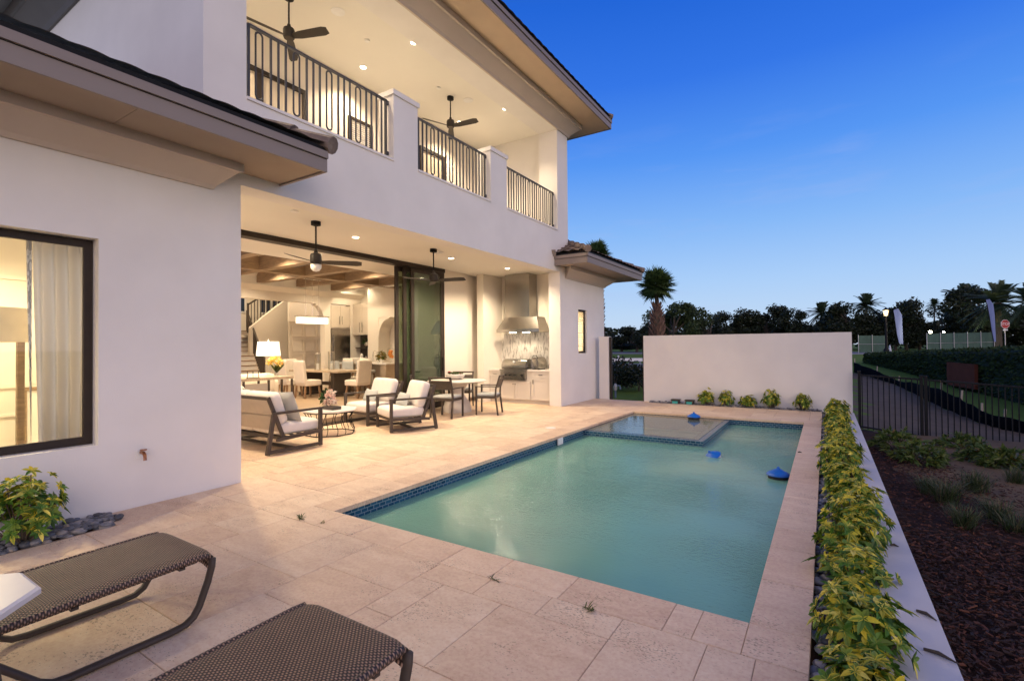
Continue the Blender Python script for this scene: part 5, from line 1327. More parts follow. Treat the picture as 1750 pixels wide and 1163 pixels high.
# mulch chips, grasses, shrubs in the right bed
rnd = random.Random(8); mb = MB()
for i in range(19000):
    x = .53+abs(rnd.gauss(0, 1.6)); y = rnd.uniform(1.2, 11.5) if i % 2 else rnd.uniform(1.2, 6.5)
    if x > 6: continue
    z = zt_(x, y)+.03+rnd.uniform(0, .03); a = rnd.uniform(0, 6.28); L_ = rnd.uniform(.008, .028)*(1.6 if rnd.random() < .08 else 1); w = rnd.uniform(.004, .010); tz = rnd.uniform(-.35, .35)
    d_ = Vector((math.cos(a), math.sin(a), tz))*L_; s_ = Vector((-math.sin(a), math.cos(a), rnd.uniform(-.5, .5)))*w; c = Vector((x, y, z)); u = Vector((0, 0, .005))
    mb.add([c-d_-s_, c+d_-s_*.6, c+d_+s_*.6, c-d_+s_, c-d_-s_+u, c+d_-s_*.6+u, c+d_+s_*.6+u, c-d_+s_+u], [(4, 5, 6, 7), (0, 1, 5, 4), (1, 2, 6, 5), (2, 3, 7, 6), (3, 0, 4, 7)])
struct('mulch_chips', mb, chipm, 'stuff')
def tuft(label, loc, seed, first=None, s_=1.):
    if first: return dup(first, loc, seed*1.1, label, s_)
    rnd = random.Random(seed); mb = MB()
    for i in range(190):
        a = rnd.uniform(0, 6.28); L_ = rnd.uniform(.22, .46); c = rnd.choice([(.05, .085, .03), (.07, .105, .038), (.12, .11, .055), (.04, .065, .028)])
        leaf(mb, (rnd.gauss(0, .04), rnd.gauss(0, .04), 0), (math.cos(a)*.8, math.sin(a)*.8, rnd.uniform(1., 3.2)), (math.cos(a), math.sin(a), .1), L_, .006, c, c, .4, 4)
    t = single('ornamental_grass', mb, leafm, label, 'grass clump', loc, 0, 'ornamental grasses in the mulch bed'); t.scale = (s_,)*3; return t
tp = None
for i, (x, y, lb) in enumerate(((540, 430, 'leftmost fine-leaved grass clump in the dark mulch below the shrubs'), (620, 475, 'grass clump in the mulch right of the leftmost clump'), (735, 430, 'grass clump in the mulch just below the right-hand shrubs'), (690, 570, 'grass clump in the middle of the mulch bed'),
                                (815, 545, 'broad grass clump right of the middle of the mulch bed'), (765, 690, 'grass clump below the middle of the mulch bed'), (840, 850, 'lowest grass clump in the mulch, nearest the camera'), (905, 620, 'grass clump cut by the right photo edge, lower one'), (900, 400, 'grass clump cut by the right photo edge, upper one'))):
    u, v = 1350+x/2.3125, 660+y/2.3125
    t = tuft(lb, gh(u, v)+Vector((0, 0, .02)), 5+i, tp, rnd.uniform(1.0, 1.35)); tp = tp or t
GS = [(.075, .12, .025), (.12, .15, .035), (.05, .09, .02)]
def gshrub(label, loc, seed, r, h, n):
    rnd = random.Random(seed); t = thing('garden_shrub', label, 'shrub', loc, 0, 'green shrubs before the metal fence'); a, b = MB(), MB()
    for i in range(n):
        d_ = rdir(rnd, -.1, 1); rr = rnd.uniform(.4, 1); p = Vector((d_.x*r*rr, d_.y*r*rr, h*.25+d_.z*h*.75*rr))
        for k in range(5):
            c = rnd.choice(GS+[(.16, .10, .03)] if rnd.random() < .12 else GS); leaf(a, p, d_+rdir(rnd)*.9, rdir(rnd), rnd.uniform(.09, .17), .045, c, sc3(c, 1.2), .25, 2)
        if i % 4 == 0: b.bar((0, 0, 0), p, .008)
    part('foliage', a, leafm, t); part('stems', b, stemm, t); return t
gs = None
for i, (x, y, r, lb) in enumerate(((430, 262, .42, 'leafy green shrub beside the fence panel left of the double posts'), (505, 315, .36, 'low green shrub in front of the leftmost fence shrub'), (680, 268, .40, 'green shrub with a few orange leaves right of the double fence posts'), (765, 318, .42, 'green shrub right of the orange-leaved one below the fence'), (848, 345, .38, 'rightmost green shrub below the fence at the photo edge'))):
    gshrub(lb, gh(1350+x/2.3125, 660+y/2.3125), 70+i, r, .42, 85)

# long clipped hedge along the street bank
def hedge(name, label, p0, p1, h0, h1, dep, n, size, cols, seed):
    t = thing(name, label, 'hedge', (p0[0], p0[1], 0)); rnd = random.Random(seed)
    p0, p1 = Vector((*p0, 0)), Vector((*p1, 0)); ax = (p1-p0); L_ = ax.length; ax.normalize(); nr = Vector((ax.y, -ax.x, 0))
    if nr.x > 0: nr = -nr
    core = MB(); leaves = MB(); K = 24
    vs = []; fs = []
    for i in range(K+1):
        p = p0.lerp(p1, i/K); z0 = zt_(p.x, p.y)-.1; z1 = lerp(h0, h1, i/K)-.05
        for (o, z) in ((.06, z0), (.06, z1-.08), (.14, z1), (dep, z1), (dep, z0)):
            q = p-nr*o; vs.append((q.x, q.y, z))
    for i in range(K):
        for k in range(4): o = i*5+k; fs.append((o, o+1, o+6, o+5))
    core.add(vs, fs)
    for i in range(n):
        f = rnd.random()**.8; f = 1-f if h1 > h0 else f
        p = p0.lerp(p1, f); z0 = zt_(p.x, p.y); z1 = lerp(h0, h1, f)
        if rnd.random() < .62: q = p-nr*rnd.uniform(-.03, .08); q = Vector((q.x, q.y, rnd.uniform(z0, z1))); d_ = nr+rdir(rnd)*.8
        else: q = p-nr*rnd.uniform(0, dep); q = Vector((q.x, q.y, z1+rnd.uniform(-.06, .05))); d_ = Vector((0, 0, 1))+rdir(rnd)*.9
        c = rnd.choice(cols); leaf(leaves, q, d_, rdir(rnd), size*rnd.uniform(.7, 1.3), size*.6, c, c, .1, 2)
    part('inner_mass', core, mk('hedge_inside_'+str(seed), (.018, .03, .010), .9), t, True); part('foliage', leaves, treeleaf, t, True); return t
HG = [(.03, .058, .012), (.046, .080, .018), (.02, .040, .010)]
hedge('hedge', 'long dark clipped hedge along the bank below the street screens', (2.2, 41.0), (8.6, 10.2+.0), .84, 1.75, 1.2, 9000, .13, HG, 5)
a_, b_ = Vector((4.72, 28.9, 0)), Vector((5.20, 26.6, 0))
ax = (b_-a_).normalized(); nr = Vector((ax.y, -ax.x, 0)); nr = -nr if nr.x > 0 else nr
pm_ = MB(); q0, q1 = a_+nr*.14, b_+nr*.14
pm_.bar((q0.x, q0.y, .20), (q1.x, q1.y, .18), .12, 1.0)
single('terracotta_panel', pm_, brickm, 'plain terracotta coloured wall panel set into the dark hedge', 'wall panel')

# ------------------------------------------------------------------ trees
def tree_proto(seed, label, loc, cols, open_=.0, n=2000, dense=1.):
    rnd = random.Random(seed); t = thing('tree', label, 'tree', loc, 0, 'trees along the street')
    tr = MB(); tr.tube([(0, 0, -.02), (.01, .005, .15), (.0, .0, .35), (.01, 0, .62)], [.032, .026, .022, .010], 8)
    lf = MB(); blobs = []
    for i in range(15):
        a = rnd.uniform(0, 6.28); z = rnd.uniform(.18, .9); rad = .40*math.sin(PI*min(.98, max(.12, (z-.02)/1.02)))**.7*rnd.uniform(.35, .9)
        blobs.append((Vector((rad*math.cos(a), rad*math.sin(a), z)), rnd.uniform(.09, .17)))
    for c, r in blobs: tr.tube([(0, 0, max(.1, c.z*.55)), c*.6+Vector((0, 0, c.z*.3)), c], [.014, .009, .003], 5)
    for i in range(n):
        c, r = rnd.choice(blobs); d_ = rdir(rnd); p = c+d_*r*rnd.uniform(.45, 1.08); p.z = min(p.z, 1.02)
        s_ = rnd.uniform(.014, .03); a1 = rdir(rnd); b1 = a1.cross(rdir(rnd)).normalized() if a1.length else Vector((1, 0, 0))
        co_ = rnd.choice(cols); co_ = sc3(co_, rnd.uniform(.8, 1.25))
        lf.add([p-a1*s_-b1*s_*.5, p+a1*s_*.3-b1*s_*.6, p+a1*s_, p+b1*s_*.6], [(0, 1, 2, 3)], 0, co_)
    part('trunk', tr, bark, t); part('crown', lf, treeleaf, t); return t
DK = [(.018, .028, .011), (.026, .037, .014), (.036, .040, .02)]
OK_ = [(.045, .070, .020), (.06, .085, .026), (.03, .05, .016)]
tlist = [  # u, v_top, width px, depth, kind
 (1033, 556, 46, 62, 0), (1062, 579, 60, 66, 1), (1088, 556, 62, 58, 2), (1108, 548, 50, 56, 1), (1152, 511, 74, 58, 4), (1190, 516, 50, 62, 4), (1214, 538, 56, 74, 3), (1246, 532, 62, 76, 0), (1276, 524, 56, 72, 1),
 (1312, 520, 70, 74, 2), (1340, 548, 60, 76, 3), (1366, 528, 62, 66, 0), (1392, 560, 60, 78, 1), (1424, 535, 60, 66, 2), (1452, 516, 80, 60, 0), (1488, 522, 60, 62, 1), (1512, 548, 64, 66, 3), (1549, 508, 62, 57, 2), (1530, 535, 60, 60, 0), (1572, 538, 56, 62, 1),
 (1612, 524, 56, 64, 3), (1640, 530, 60, 62, 1), (1669, 488, 88, 52, 0), (1700, 540, 70, 56, 3), (1738, 538, 66, 54, 2), (1775, 520, 80, 50, 0), (1130, 548, 60, 70, 3), (1230, 560, 80, 84, 2), (1300, 560, 90, 84, 1), (1420, 565, 90, 84, 0), (1590, 556, 80, 76, 2)]
tl_lab = ['at the far left behind the gate opening', 'low one seen through the gate gap', 'in the gate gap right side', 'left of the near palm trunk', 'brighter green, directly right of the near palm trunk', 'brighter green, second to the right of the near palm', 'thin topped, left part of the tree line above the privacy wall',
 'dark, above the left half of the privacy wall', 'dark, third along the wall from the near palm', 'tall, above the middle of the privacy wall', 'low, just right of the middle of the privacy wall', 'dark, left of the distant date palm', 'low, below the distant date palm', 'dark, right of the distant date palm', 'broad dark one above the right end of the privacy wall',
 'dark, left of the street lamp', 'low, behind the street lamp', 'open crowned, tall one behind the left feather flag', 'dark, between street lamp and left feather flag', 'dark, right of the left feather flag', 'narrow, below the tall thin palm', 'dark, above the floodlights', 'largest dark one left of the right feather flag', 'low, behind the right feather flag', 'dark, behind the stop sign',
 'dark, cut by the right photo edge', 'low, hidden behind the near palm trunk', 'low dark one farther back above the wall, left', 'low dark one farther back above the wall, centre', 'low dark one farther back above the wall, right', 'low dark one farther back behind the floodlights']
kinds = {}
for i, (u, v, wpx, dep, k) in enumerate(tlist):
    dep += 1.5*(i % 3); p = at(u, 600, dep); zg = zt_(p.x, p.y); zt2 = at(u, v, dep).z; h_ = zt2-zg; w_ = wpx*dep/FOC*1.45
    lb = 'tree '+tl_lab[i]
    if k not in kinds:
        kinds[k] = tree_proto(100+k, lb, (p.x, p.y, zg), OK_ if k == 4 else DK, 0, 5200); t = kinds[k]
        t.scale = (w_, w_, h_)
    else: t = dup(kinds[k], (p.x, p.y, zg), i*1.7, lb, (w_, w_, h_))

fw_ = MB(); rnd = random.Random(77)
for i in range(26000):
    x = rnd.uniform(-130, 150); hh = 4.6+1.6*noise.noise(Vector((x*.13, 0, 0)))+1.1*noise.noise(Vector((x*.45, 3, 0))); y = rnd.uniform(98, 104)-.12*x; z = .6+rnd.random()**.8*max(1., hh)
    c_ = rnd.choice(DK); s_ = rnd.uniform(.22, .5); a1 = rdir(rnd); b1 = a1.cross(rdir(rnd)); p = Vector((x, y, z))
    fw_.add([p-a1*s_, p-b1*s_, p+a1*s_, p+b1*s_*.8], [(0, 1, 2, 3)], 0, c_)
struct('far_wood', fw_, treeleaf, 'stuff')

def date_palm(label, loc, h, r, seed, trunk=.28, nf=64):
    rnd = random.Random(seed); t = thing('date_palm', label, 'palm', loc, 0, 'palms along the street')
    part('trunk', MB().tube([(0, 0, -.1), (0, 0, h*.5), (0, 0, h)], [trunk*.8, trunk*.68, trunk*.75], 10), bark, t)
    m_ = MB()
    for i in range(nf):
        a = 2.4*i; el = rnd.uniform(-.75, 1.45); d_ = Vector((math.cos(a)*math.cos(el), math.sin(a)*math.cos(el), math.sin(el))); L_ = r*rnd.uniform(.85, 1.1); s_ = d_.cross(Vector((0, 0, 1)))
        if s_.length < .1: s_ = Vector((1, 0, 0))
        s_.normalize(); c = rnd.choice([(.040, .070, .036), (.06, .09, .045), (.03, .05, .025)]); K = 18; pv = Vector((0, 0, h))
        for j in range(K+1):
            f = j/K; p = Vector((0, 0, h))+d_*L_*f-Vector((0, 0, 1))*L_*.30*f*f
            if j: m_.bar(pv, p, .03*r/2.4, col=c)
            pv = p
            if j > 1:
                for sg in (-1, 1):
                    q = p+(s_*sg*.9+d_*.65-Vector((0, 0, .25)))*L_*.26*(1-.5*f)
                    m_.add([p+d_*.03*r, p-d_*.03*r, q], [(0, 1, 2)], 0, c)
    part('crown', m_, treeleaf, t); return t
for lb, u, vc, vb, dep, r, tr_ in (('distant date palm standing clear of the tree line above the privacy wall', 1405, 534, 600, 72, 2.2, .2), ('date palm half hidden behind trees at the right end of the privacy wall', 1482, 521, 600, 72, 2.4, .2),
                                 ('date palm with light-wrapped trunk beside the stop sign', 1707, 517, 592, 46, 2.7, .33), ('date palm behind the largest dark tree, left of the right feather flag', 1650, 512, 600, 62, 2.9, .2),
                                 ('tall thin palm with a small crown between the two feather flags', 1598, 519, 600, 88, 1.4, .16), ('date palm cut by the right photo edge', 1768, 512, 596, 42, 2.4, .3)):
    b_ = at(u, vb, dep); zg = zt_(b_.x, b_.y); date_palm(lb, (b_.x, b_.y, zg), at(u, vc, dep).z-zg, r, int(u), tr_)

def cabbage_palm(label, base, ztrunk, zcrown, r, seed):
    rnd = random.Random(seed); t = thing('cabbage_palm', label, 'palm', base, 0, 'fan palms beside the house'); zb = ztrunk-base[2]; zc = zcrown-base[2]
    tr = MB().tube([(0, 0, -.1), (0, 0, zb*.45), (0, 0, zb*.85), (0, 0, zb)], [.20, .22, .19, .09], 14).tube([(0, 0, zb-.1), (0, 0, zc)], .075, 10)
    part('trunk', tr, stemm, t)
    bt = MB(); n = 150
    for i in range(n):
        f = i/n; z = zb*(.12+.88*f); a = i*2.399; rr = lerp(.22, .10, max(0, (f-.75)*4)); d_ = Vector((math.cos(a), math.sin(a), 0)); s_ = Vector((-d_.y, d_.x, 0)); w = .055
        L_ = .26*(1-.3*f); p = d_*(rr-.03)+Vector((0, 0, z-.05)); q = d_*(rr+.12)+Vector((0, 0, z+L_)); u = d_*.022
        sd = s_*rnd.choice((-.6, .6))*.12
        bt.add([p-s_*w-u, p+s_*w-u, p+s_*w+u, p-s_*w+u, q+sd-s_*w*.5-u, q+sd+s_*w*.5-u, q+sd+s_*w*.5+u*.5, q+sd-s_*w*.5+u*.5], [(0, 1, 5, 4), (1, 2, 6, 5), (2, 3, 7, 6), (3, 0, 4, 7), (4, 5, 6, 7)])
    part('boots', bt, bootm, t)
    m_ = MB()
    for i in range(80):
        a = i*2.399; el = math.asin(rnd.uniform(-.92, 1.)); d_ = Vector((math.cos(a)*math.cos(el), math.sin(a)*math.cos(el), math.sin(el))); s_ = d_.cross(Vector((.1, .05, 1)));
        s_.normalize(); u = s_.cross(d_); L1 = r*rnd.uniform(.2, .5); o = Vector((0, 0, zc-.1)); hb_ = o+d_*L1
        c = rnd.choice([(.07, .12, .035), (.10, .15, .05), (.045, .085, .025)]); m_.bar(o, hb_, .018, col=sc3(c, 1.2))
        K = 20
        for k in range(K):
            b2 = -1.9+3.8*k/(K-1); dd = (d_*math.cos(b2)+s_*math.sin(b2)); L2 = r*.62*rnd.uniform(.85, 1.1)*(1-.12*abs(b2)); e = hb_+dd*L2-Vector((0, 0, L2*.18*abs(b2)))+u*.05*rnd.uniform(-1, 1); mm = hb_+dd*L2*.5; wv_ = dd.cross(u).normalized()*(L2*.055)
            m_.add([hb_, mm-wv_+u*.01, e, mm+wv_+u*.01], [(0, 1, 2, 3)], 0, sc3(c, rnd.uniform(.8, 1.3)))
    part('crown', m_, treeleaf, t)
b_ = at(1123, 590, 20); zg = zt_(b_.x, b_.y)
cabbage_palm('fan palm with boot-covered trunk just behind the privacy wall', (b_.x, b_.y, zg), at(1125, 520, 20).z, at(1128, 484, 20).z, .88, 4)
b_ = at(1022, 590, 23); zg = zt_(b_.x, b_.y)
cabbage_palm('fan palm rising behind the small tiled bay roof', (b_.x, b_.y, zg), at(1022, 470, 23).z, at(1022, 432, 23).z, .85, 9)

# shrubs and objects behind the gate opening
for i, (u, v, r, h_, lb) in enumerate(((1052, 676, .55, 1.15, 'dark leafy shrub at the left of the gate opening'), (1072, 680, .7, 1.0, 'dark leafy shrub in the middle of the gate opening'), (1092, 678, .6, .95, 'dark leafy shrub at the right of the gate opening'), (1070, 650, .6, 1.1, 'reddish leaved shrub rising behind the dark ones in the gate opening'))):
    p = at(u, v, 17.+.9*(i % 2)+(2.0 if i == 3 else 0)); p.z = zt_(p.x, p.y); rnd = random.Random(300+i); m_ = MB()
    for k in range(420):
        d_ = rdir(rnd, -.2, 1); rr = rnd.uniform(.4, 1); q = Vector((d_.x*r*rr, d_.y*r*rr, h_*.3+d_.z*h_*.7*rr)); c = rnd.choice(([(.10, .025, .02), (.05, .03, .02)] if i == 3 and rnd.random() < .6 else DK)+[(.018, .03, .012)]); leaf(m_, q, d_+rdir(rnd)*.8, rdir(rnd), rnd.uniform(.1, .2), .07, c, c, .2, 2)
    t = thing('gate_shrub', lb, 'shrub', p, 0, 'shrubs behind the gate opening'); part('foliage', m_, leafm, t); part('stems', MB().bar((0, 0, -.05), (.05, .02, h_*.6), .03).bar((0, 0, -.05), (-.08, .05, h_*.55), .025), stemm, t)
p = at(1052, 682, 14.9); wp = thing('standpipe', 'grey-blue water valve standpipe just inside the gate opening', 'pipe', (p.x, p.y, -.03))
part('riser', MB().tube([(0, 0, 0), (0, 0, .42)], .03, 10).tube([(0, 0, .36), (.12, .03, .36), (.15, .03, .26)], .028, 10), mk('blue_grey_valve', (.12, .17, .25), .5), wp); part('valve_body', MB().lathe([(0, .22), (.055, .23), (.06, .34), (.03, .42), (0, .44)], n=14), galv, wp)
rp = thing('white_rail', 'low white horizontal road rail seen through the gate opening', 'guard rail', (at(1070, 620, 34).x, at(1070, 620, 34).y, 0))
z_ = at(1070, 614.5, 34).z; m_ = MB(); a_, b_ = at(1030, 614, 34), at(1102, 614, 34); m_.bar((a_.x, a_.y, z_), (b_.x, b_.y, z_), .08, .22); part('beam', m_, signwhite, rp, True)
for k in range(4): q = a_.lerp(b_, (k+.5)/4); part('post', MB().bar((q.x, q.y+.1, zt_(q.x, q.y)), (q.x, q.y+.1, z_+.05), .1), galv, rp, True)
q = at(1057, 622, 32); single('marker_post', MB().tube([(0, 0, zt_(q.x, q.y)), (0, 0, at(1057, 607, 32).z)], .055, 10), signwhite, 'slim white marker post in front of the white rail beyond the gate', 'post', (q.x, q.y, 0))

# ------------------------------------------------------------------ street things
b_ = at(1515, 603, 43); zg = zt_(b_.x, b_.y); hL = at(1515, 525, 43).z-zg
sl_ = thing('street_lamp', 'black street lamp with glowing lantern head beside the green screen', 'street lamp', (b_.x, b_.y, zg))
part('post', MB().lathe([(0, 0), (.22, 0), (.22, .3), (.12, .45), (.10, .6), (.08, hL-.85), (.12, hL-.80), (0, hL-.8)], n=14), blackm, sl_, smooth='auto')
part('lantern_frame', MB().lathe([(0, hL-.22), (.26, hL-.25), (.22, hL-.18), (.06, hL-.05), (.03, hL), (0, hL+.05)], n=8).lathe([(0, hL-.8), (.12, hL-.8), (.15, hL-.75), (0, hL-.74)], n=8), blackm, sl_)
for k in range(6): a = PI/3*k; part('lantern_bar', MB().bar((.15*math.cos(a), .15*math.sin(a), hL-.75), (.23*math.cos(a), .23*math.sin(a), hL-.25), .025), blackm, sl_)
part('lantern_glass', MB().lathe([(.13, hL-.74), (.205, hL-.26)], n=12), lampglow, sl_)
L = bpy.data.lights.new('street_lamp_bulb', 'POINT'); L.energy = 45; L.color = (1, .72, .36); L.shadow_soft_size = .2; lo = bpy.data.objects.new('street_lamp_bulb', L); COL.objects.link(lo); lo.location = (b_.x, b_.y-.45, zg+hL-.5)
def screen(label, u0, u1, vt0, vt1, dep, npan):
    a, b = at(u0, 600, dep), at(u1, 600, dep+.5); t = thing('screen_fence', label, 'construction fence', (a.x, a.y, zt_(a.x, a.y))); pl = MB(); 
    za, zb = zt_(a.x, a.y), zt_(b.x, b.y); ha, hb2 = at(u0, vt0, dep).z, at(u1, vt1, dep+.5).z; d_ = (b-a).normalized(); nr_ = Vector((d_.y, -d_.x, 0)).normalized()*.03
    K = npan*6; vs = []; fs = []
    for i in range(K+1):
        f = i/K; p = a.lerp(b, f); w = nr_*(1+.9*math.sin(i*1.9)); top = lerp(ha, hb2, f)-.02*abs(math.sin(PI*f*npan)); bt_ = lerp(za, zb, f)+.06
        for z in (bt_, (bt_+top)/2, top): q = p+w*(1 if z != bt_ else .5); vs.append((q.x, q.y, z))
    for i in range(K):
        for k in (0, 1): o = i*3+k; fs.append((o, o+1, o+4, o+3))
    part('mesh_panel', MB().add(vs, fs), screenm, t, True)
    for i in range(npan+1):
        p = a.lerp(b, i/npan)+nr_*2.6; part('post', MB().tube([(p.x, p.y, lerp(za, zb, i/npan)-.05), (p.x, p.y, lerp(ha, hb2, i/npan)+.06)], .028, 8), galv, t, True)
    p, q = a+nr_*2.4, b+nr_*2.4; part('rail', MB().tube([(p.x, p.y, (za+ha)/2), (q.x, q.y, (zb+hb2)/2)], .02, 6), galv, t, True)
screen('short green mesh construction screen left of the street lamp', 1466, 1513, 573, 573, 45, 2)
screen('long green mesh construction screen with pale posts right of the feather flag', 1583, 1698, 570, 567, 43, 5)
def flag(label, px, dep):
    q = [at(u, v, dep) for u, v in px]; c = q[0]; t = thing('feather_flag', label, 'flag', (c.x, c.y, zt_(c.x, c.y))); n = len(q)//2; mb = MB(); vs = []; fs = []; th = fw*.012
    L_, R_ = q[:n], q[n:][::-1]
    for i in range(n):
        for k in range(5):
            f = k/4; p = L_[i].lerp(R_[i], f)+fw*(.06*math.sin(f*5+i)); vs += [p-th, p+th]
    for i in range(n-1):
        for k in range(4):
            o = (i*5+k)*2; fs += [(o, o+2, o+12, o+10), (o+1, o+11, o+13, o+3)]
    part('cloth', mb.add(vs, fs), flagm, t, True, True)
    g0 = Vector((L_[-1].x, L_[-1].y, zt_(L_[-1].x, L_[-1].y)-.05)); side = rt*.03
    part('pole', MB().tube([g0+side*0, L_[-1]-side]+[p-side for p in L_[::-1][1:]], .022, 6), blackm, t, True)
flag('pale blue feather flag right of the street lamp', [(1527, 530), (1529, 540), (1531, 555), (1533, 570), (1536, 586), (1544, 588), (1543.5, 570), (1542.5, 553), (1541, 538), (1534, 527)], 48)
flag('taller pale blue feather flag right of the long green screen', [(1685, 512), (1688, 522), (1691.5, 540), (1694.5, 560), (1698, 583), (1702.5, 584), (1702, 560), (1700.5, 538), (1697, 520), (1690, 511)], 41)
b_ = at(1718, 600, 42); c_ = at(1718, 553.5, 42); zg = zt_(b_.x, b_.y)
ss_ = thing('stop_sign', 'red octagonal STOP sign on a grey post at the right edge of the street', 'sign', (c_.x, c_.y, zg), YAW)
zc = c_.z-zg; r_ = .40
part('post', MB().box(-.03, .03, .02, .06, -.1, zc+.3), galv, ss_)
oc = lambda r: [(r*math.cos(PI/8+PI/4*k), r*math.sin(PI/8+PI/4*k)+zc) for k in range(8)]
part('border', MB().prism(oc(r_), 'y', .0, .012), signwhite, ss_); part('plate', MB().prism(oc(r_*.93), 'y', -.006, -.001), signred, ss_)
part('lower_plate', MB().box(-.2, .2, 0, .012, zc-.56, zc-.44), signwhite, ss_)
def text_part(txt, size, loc, m, parent, name='lettering'):
    cu_ = bpy.data.curves.new(name, 'FONT'); cu_.body = txt; cu_.size = size; cu_.extrude = .002; cu_.align_x = 'CENTER'; cu_.align_y = 'CENTER'
    o = bpy.data.objects.new('tmp_text', cu_); COL.objects.link(o); dg = bpy.context.evaluated_depsgraph_get(); me = bpy.data.meshes.new_from_object(o.evaluated_get(dg)); bpy.data.objects.remove(o)
    me.transform(Matrix.Translation(loc) @ Matrix.Rotation(PI/2, 4, 'X')); me.materials.clear(); me.materials.append(m); ob = bpy.data.objects.new(name, me); COL.objects.link(ob); ob.parent = parent
text_part('STOP', .31, (0, -.012, zc), signwhite, ss_)
for i, (u, v, lb) in enumerate(((1590, 567, 'brighter floodlight above the left end of the long green screen'), (1613, 567, 'smaller floodlight right of the brighter one above the green screen'))):
    p = at(u, v, 46.5); t = thing('floodlight', lb, 'floodlight', (p.x, p.y, zt_(p.x, p.y)), YAW); hz = p.z-zt_(p.x, p.y); r2 = .11 if i == 0 else .07
    part('stand', MB().tube([(0, .15, 0), (0, .15, hz)], .03, 8), blackm, t); part('housing', MB().box(-r2*1.3, r2*1.3, .02, .14, hz-r2*1.1, hz+r2*1.1), blackm, t); part('lens', MB().box(-r2*1.15, r2*1.15, .0, .02, hz-r2*.95, hz+r2*.95), floodlit, t)
    L = bpy.data.lights.new('flood_lamp', 'POINT'); L.energy = 200 if i == 0 else 90; L.color = (1, .86, .55); L.shadow_soft_size = .15; lo = bpy.data.objects.new('flood_lamp', L); COL.objects.link(lo); lo.location = p-fw*.4+Vector((0, 0, .1))
p = at(1707, 590, 45.2)
up_ = thing('palm_uplight', 'small ground uplight at the foot of the date palm by the stop sign', 'uplight', (p.x-.3, p.y-.6, zt_(p.x, p.y)))
part('can', MB().lathe([(0, 0), (.10, 0), (.10, .14), (.08, .16), (0, .12)], n=14), blackm, up_); part('lens', MB().lathe([(0, .13), (.075, .14), (0, .15)], n=14), lampglow, up_)
L = bpy.data.lights.new('palm_uplight_lamp', 'SPOT'); L.energy = 500; L.color = (1, .74, .36); L.spot_size = R(60); L.shadow_soft_size = .1; lo = bpy.data.objects.new('palm_uplight_lamp', L); COL.objects.link(lo); lo.location = (p.x-.3, p.y-.6, zt_(p.x, p.y)+.2); lo.rotation_euler = (PI-R(6), R(-8), 0)
q = at(1521, 598, 46); single('traffic_cone', MB().box(-.2, .2, -.2, .2, 0, .04).lathe([(.15, .04), (.10, .3), (.04, .68), (0, .69)], n=14), signwhite, 'small pale traffic cone at the foot of the street lamp', 'cone', (q.x, q.y, zt_(q.x, q.y)))

# ================================================================== SKY AND LIGHT
wld = bpy.data.worlds.new('World'); S.world = wld; wld.use_nodes = True
wt = wld.node_tree; bg = wt.nodes['Background']
def wn_(kind, **kw):
    nd = wt.nodes.new(kind)
    for k, v in kw.items():
        if k.startswith('_'): setattr(nd, k[1:], v)
        else: nd.inputs[k.replace('__', ' ')].default_value = v
    return nd
def wl(a, b): wt.links.new(a, b)
def wramp(fac, stops):
    nd = wn_('ShaderNodeValToRGB'); wl(fac, nd.inputs[0]); e = nd.color_ramp.elements
    while len(e) < len(stops): e.new(.5)
    for i, (p_, c) in enumerate(stops): e[i].position = p_; e[i].color = (*c, 1)
    return nd.outputs[0]
def wmath(op, a, b=0., clamp=False):
    nd = wn_('ShaderNodeMath', _operation=op, _use_clamp=clamp)
    for v, i in ((a, 0), (b, 1)):
        if hasattr(v, 'is_output'): wl(v, nd.inputs[i])
        else: nd.inputs[i].default_value = v
    return nd.outputs[0]
def wmix(f, a, b, mode='MIX'):
    nd = wn_('ShaderNodeMix', _data_type='RGBA', _blend_type=mode)
    for v, i in ((f, 0), (a, 6), (b, 7)):
        if hasattr(v, 'is_output'): wl(v, nd.inputs[i])
        else: nd.inputs[i].default_value = v if i == 0 else (*v, 1)
    return nd.outputs[2]
tc = wn_('ShaderNodeTexCoord').outputs['Generated']; sp_ = wn_('ShaderNodeSeparateXYZ'); wl(tc, sp_.inputs[0]); X_, Y_, Z_ = sp_.outputs
zz = wmath('MAXIMUM', Z_, 0.)
def lin(r, g, b): f = lambda c: ((c/255+.055)/1.055)**2.4 if c > 10 else c/3294; return (f(r), f(g), f(b))
sky = wramp(zz, [(0, lin(192, 204, 222)), (.05, lin(182, 206, 233)), (.12, lin(163, 197, 237)), (.22, lin(128, 176, 236)), (.34, lin(82, 144, 232)), (.46, lin(50, 113, 220)), (.57, lin(33, 97, 206)), (.75, lin(44, 80, 165)), (1, lin(60, 75, 135))])
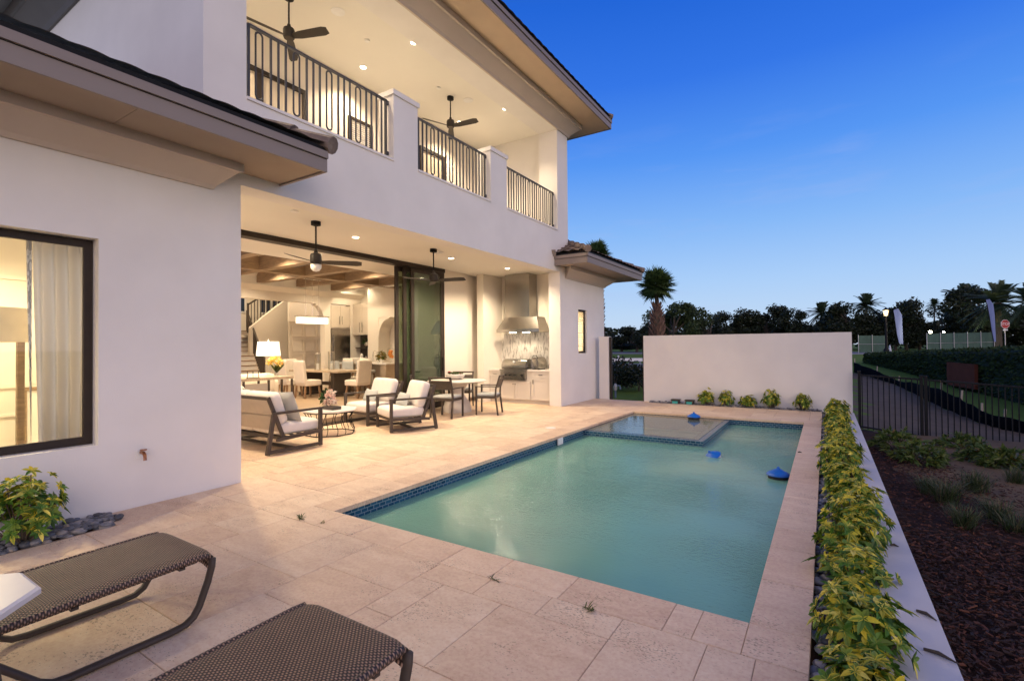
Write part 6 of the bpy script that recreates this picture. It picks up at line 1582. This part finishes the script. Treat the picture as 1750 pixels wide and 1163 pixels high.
# pink band low on the right horizon, faint wisps on the left
az = wn_('ShaderNodeVectorMath', _operation='DOT_PRODUCT'); wl(tc, az.inputs[0]); az.inputs[1].default_value = (.62, .78, 0)
pink = wmath('MULTIPLY', wramp(az.outputs['Value'], [(.90, (0,)*3), (1, (1,)*3)]), wramp(zz, [(0, (1,)*3), (.10, (0,)*3)]))
sky = wmix(wmath('MULTIPLY', pink, .75), sky, lin(226, 196, 196))
mpp = wn_('ShaderNodeMapping'); mpp.inputs['Scale'].default_value = (2.2, 2.2, 13); wl(tc, mpp.inputs[0])
nz_ = wn_('ShaderNodeTexNoise', Scale=1.7, Detail=6., Roughness=.6); wl(mpp.outputs[0], nz_.inputs['Vector'])
cl = wmath('MULTIPLY', wramp(nz_.outputs[0], [(.56, (0,)*3), (.74, (1,)*3)]), wramp(zz, [(0, (.5,)*3), (.1, (1,)*3), (.30, (1,)*3), (.42, (0,)*3)]))
sky = wmix(wmath('MULTIPLY', cl, .17), sky, lin(170, 180, 225))
# afterglow of the set sun behind and to the right of the viewer
ag = wn_('ShaderNodeVectorMath', _operation='DOT_PRODUCT'); wl(tc, ag.inputs[0]); ag.inputs[1].default_value = (.80, -.585, .12)
gl = wmath('POWER', wmath('MAXIMUM', wmath('MULTIPLY', wmath('ADD', ag.outputs['Value'], .25), .8), 0., True), 1.4, True)
gl = wmath('MULTIPLY', gl, wramp(zz, [(0, (1,)*3), (.25, (.9,)*3), (.6, (.5,)*3), (1, (.3,)*3)]))
sky = wmix(wmath('MULTIPLY', gl, 1.), sky, GLOW)
wl(sky, bg.inputs[0]); bg.inputs[1].default_value = 1.0
sun = bpy.data.lights.new('sun', 'SUN'); sun.energy = SUN_E; sun.angle = R(35); sun.color = (1, .72, .58)
so = bpy.data.objects.new('sun', sun); COL.objects.link(so)
so.rotation_euler = Vector((-.84, .50, -.22)).to_track_quat('-Z', 'Y').to_euler()

S.view_settings.view_transform = 'Standard'; S.view_settings.look = 'None'; S.view_settings.exposure = .16; S.view_settings.gamma = 1
S.render.engine = 'CYCLES'
cy = S.cycles; cy.use_denoising = True; cy.max_bounces = 7; cy.diffuse_bounces = 4; cy.glossy_bounces = 4; cy.transparent_max_bounces = 12; cy.transmission_bounces = 4
cy.caustics_reflective = False; cy.caustics_refractive = False; cy.sample_clamp_indirect = 6; cy.sample_clamp_direct = 0; cy.blur_glossy = .5
cy.use_adaptive_sampling = True; cy.adaptive_threshold = .012
try: cy.denoiser = 'OPENIMAGEDENOISE'; cy.denoising_input_passes = 'RGB_ALBEDO_NORMAL'
except Exception: pass
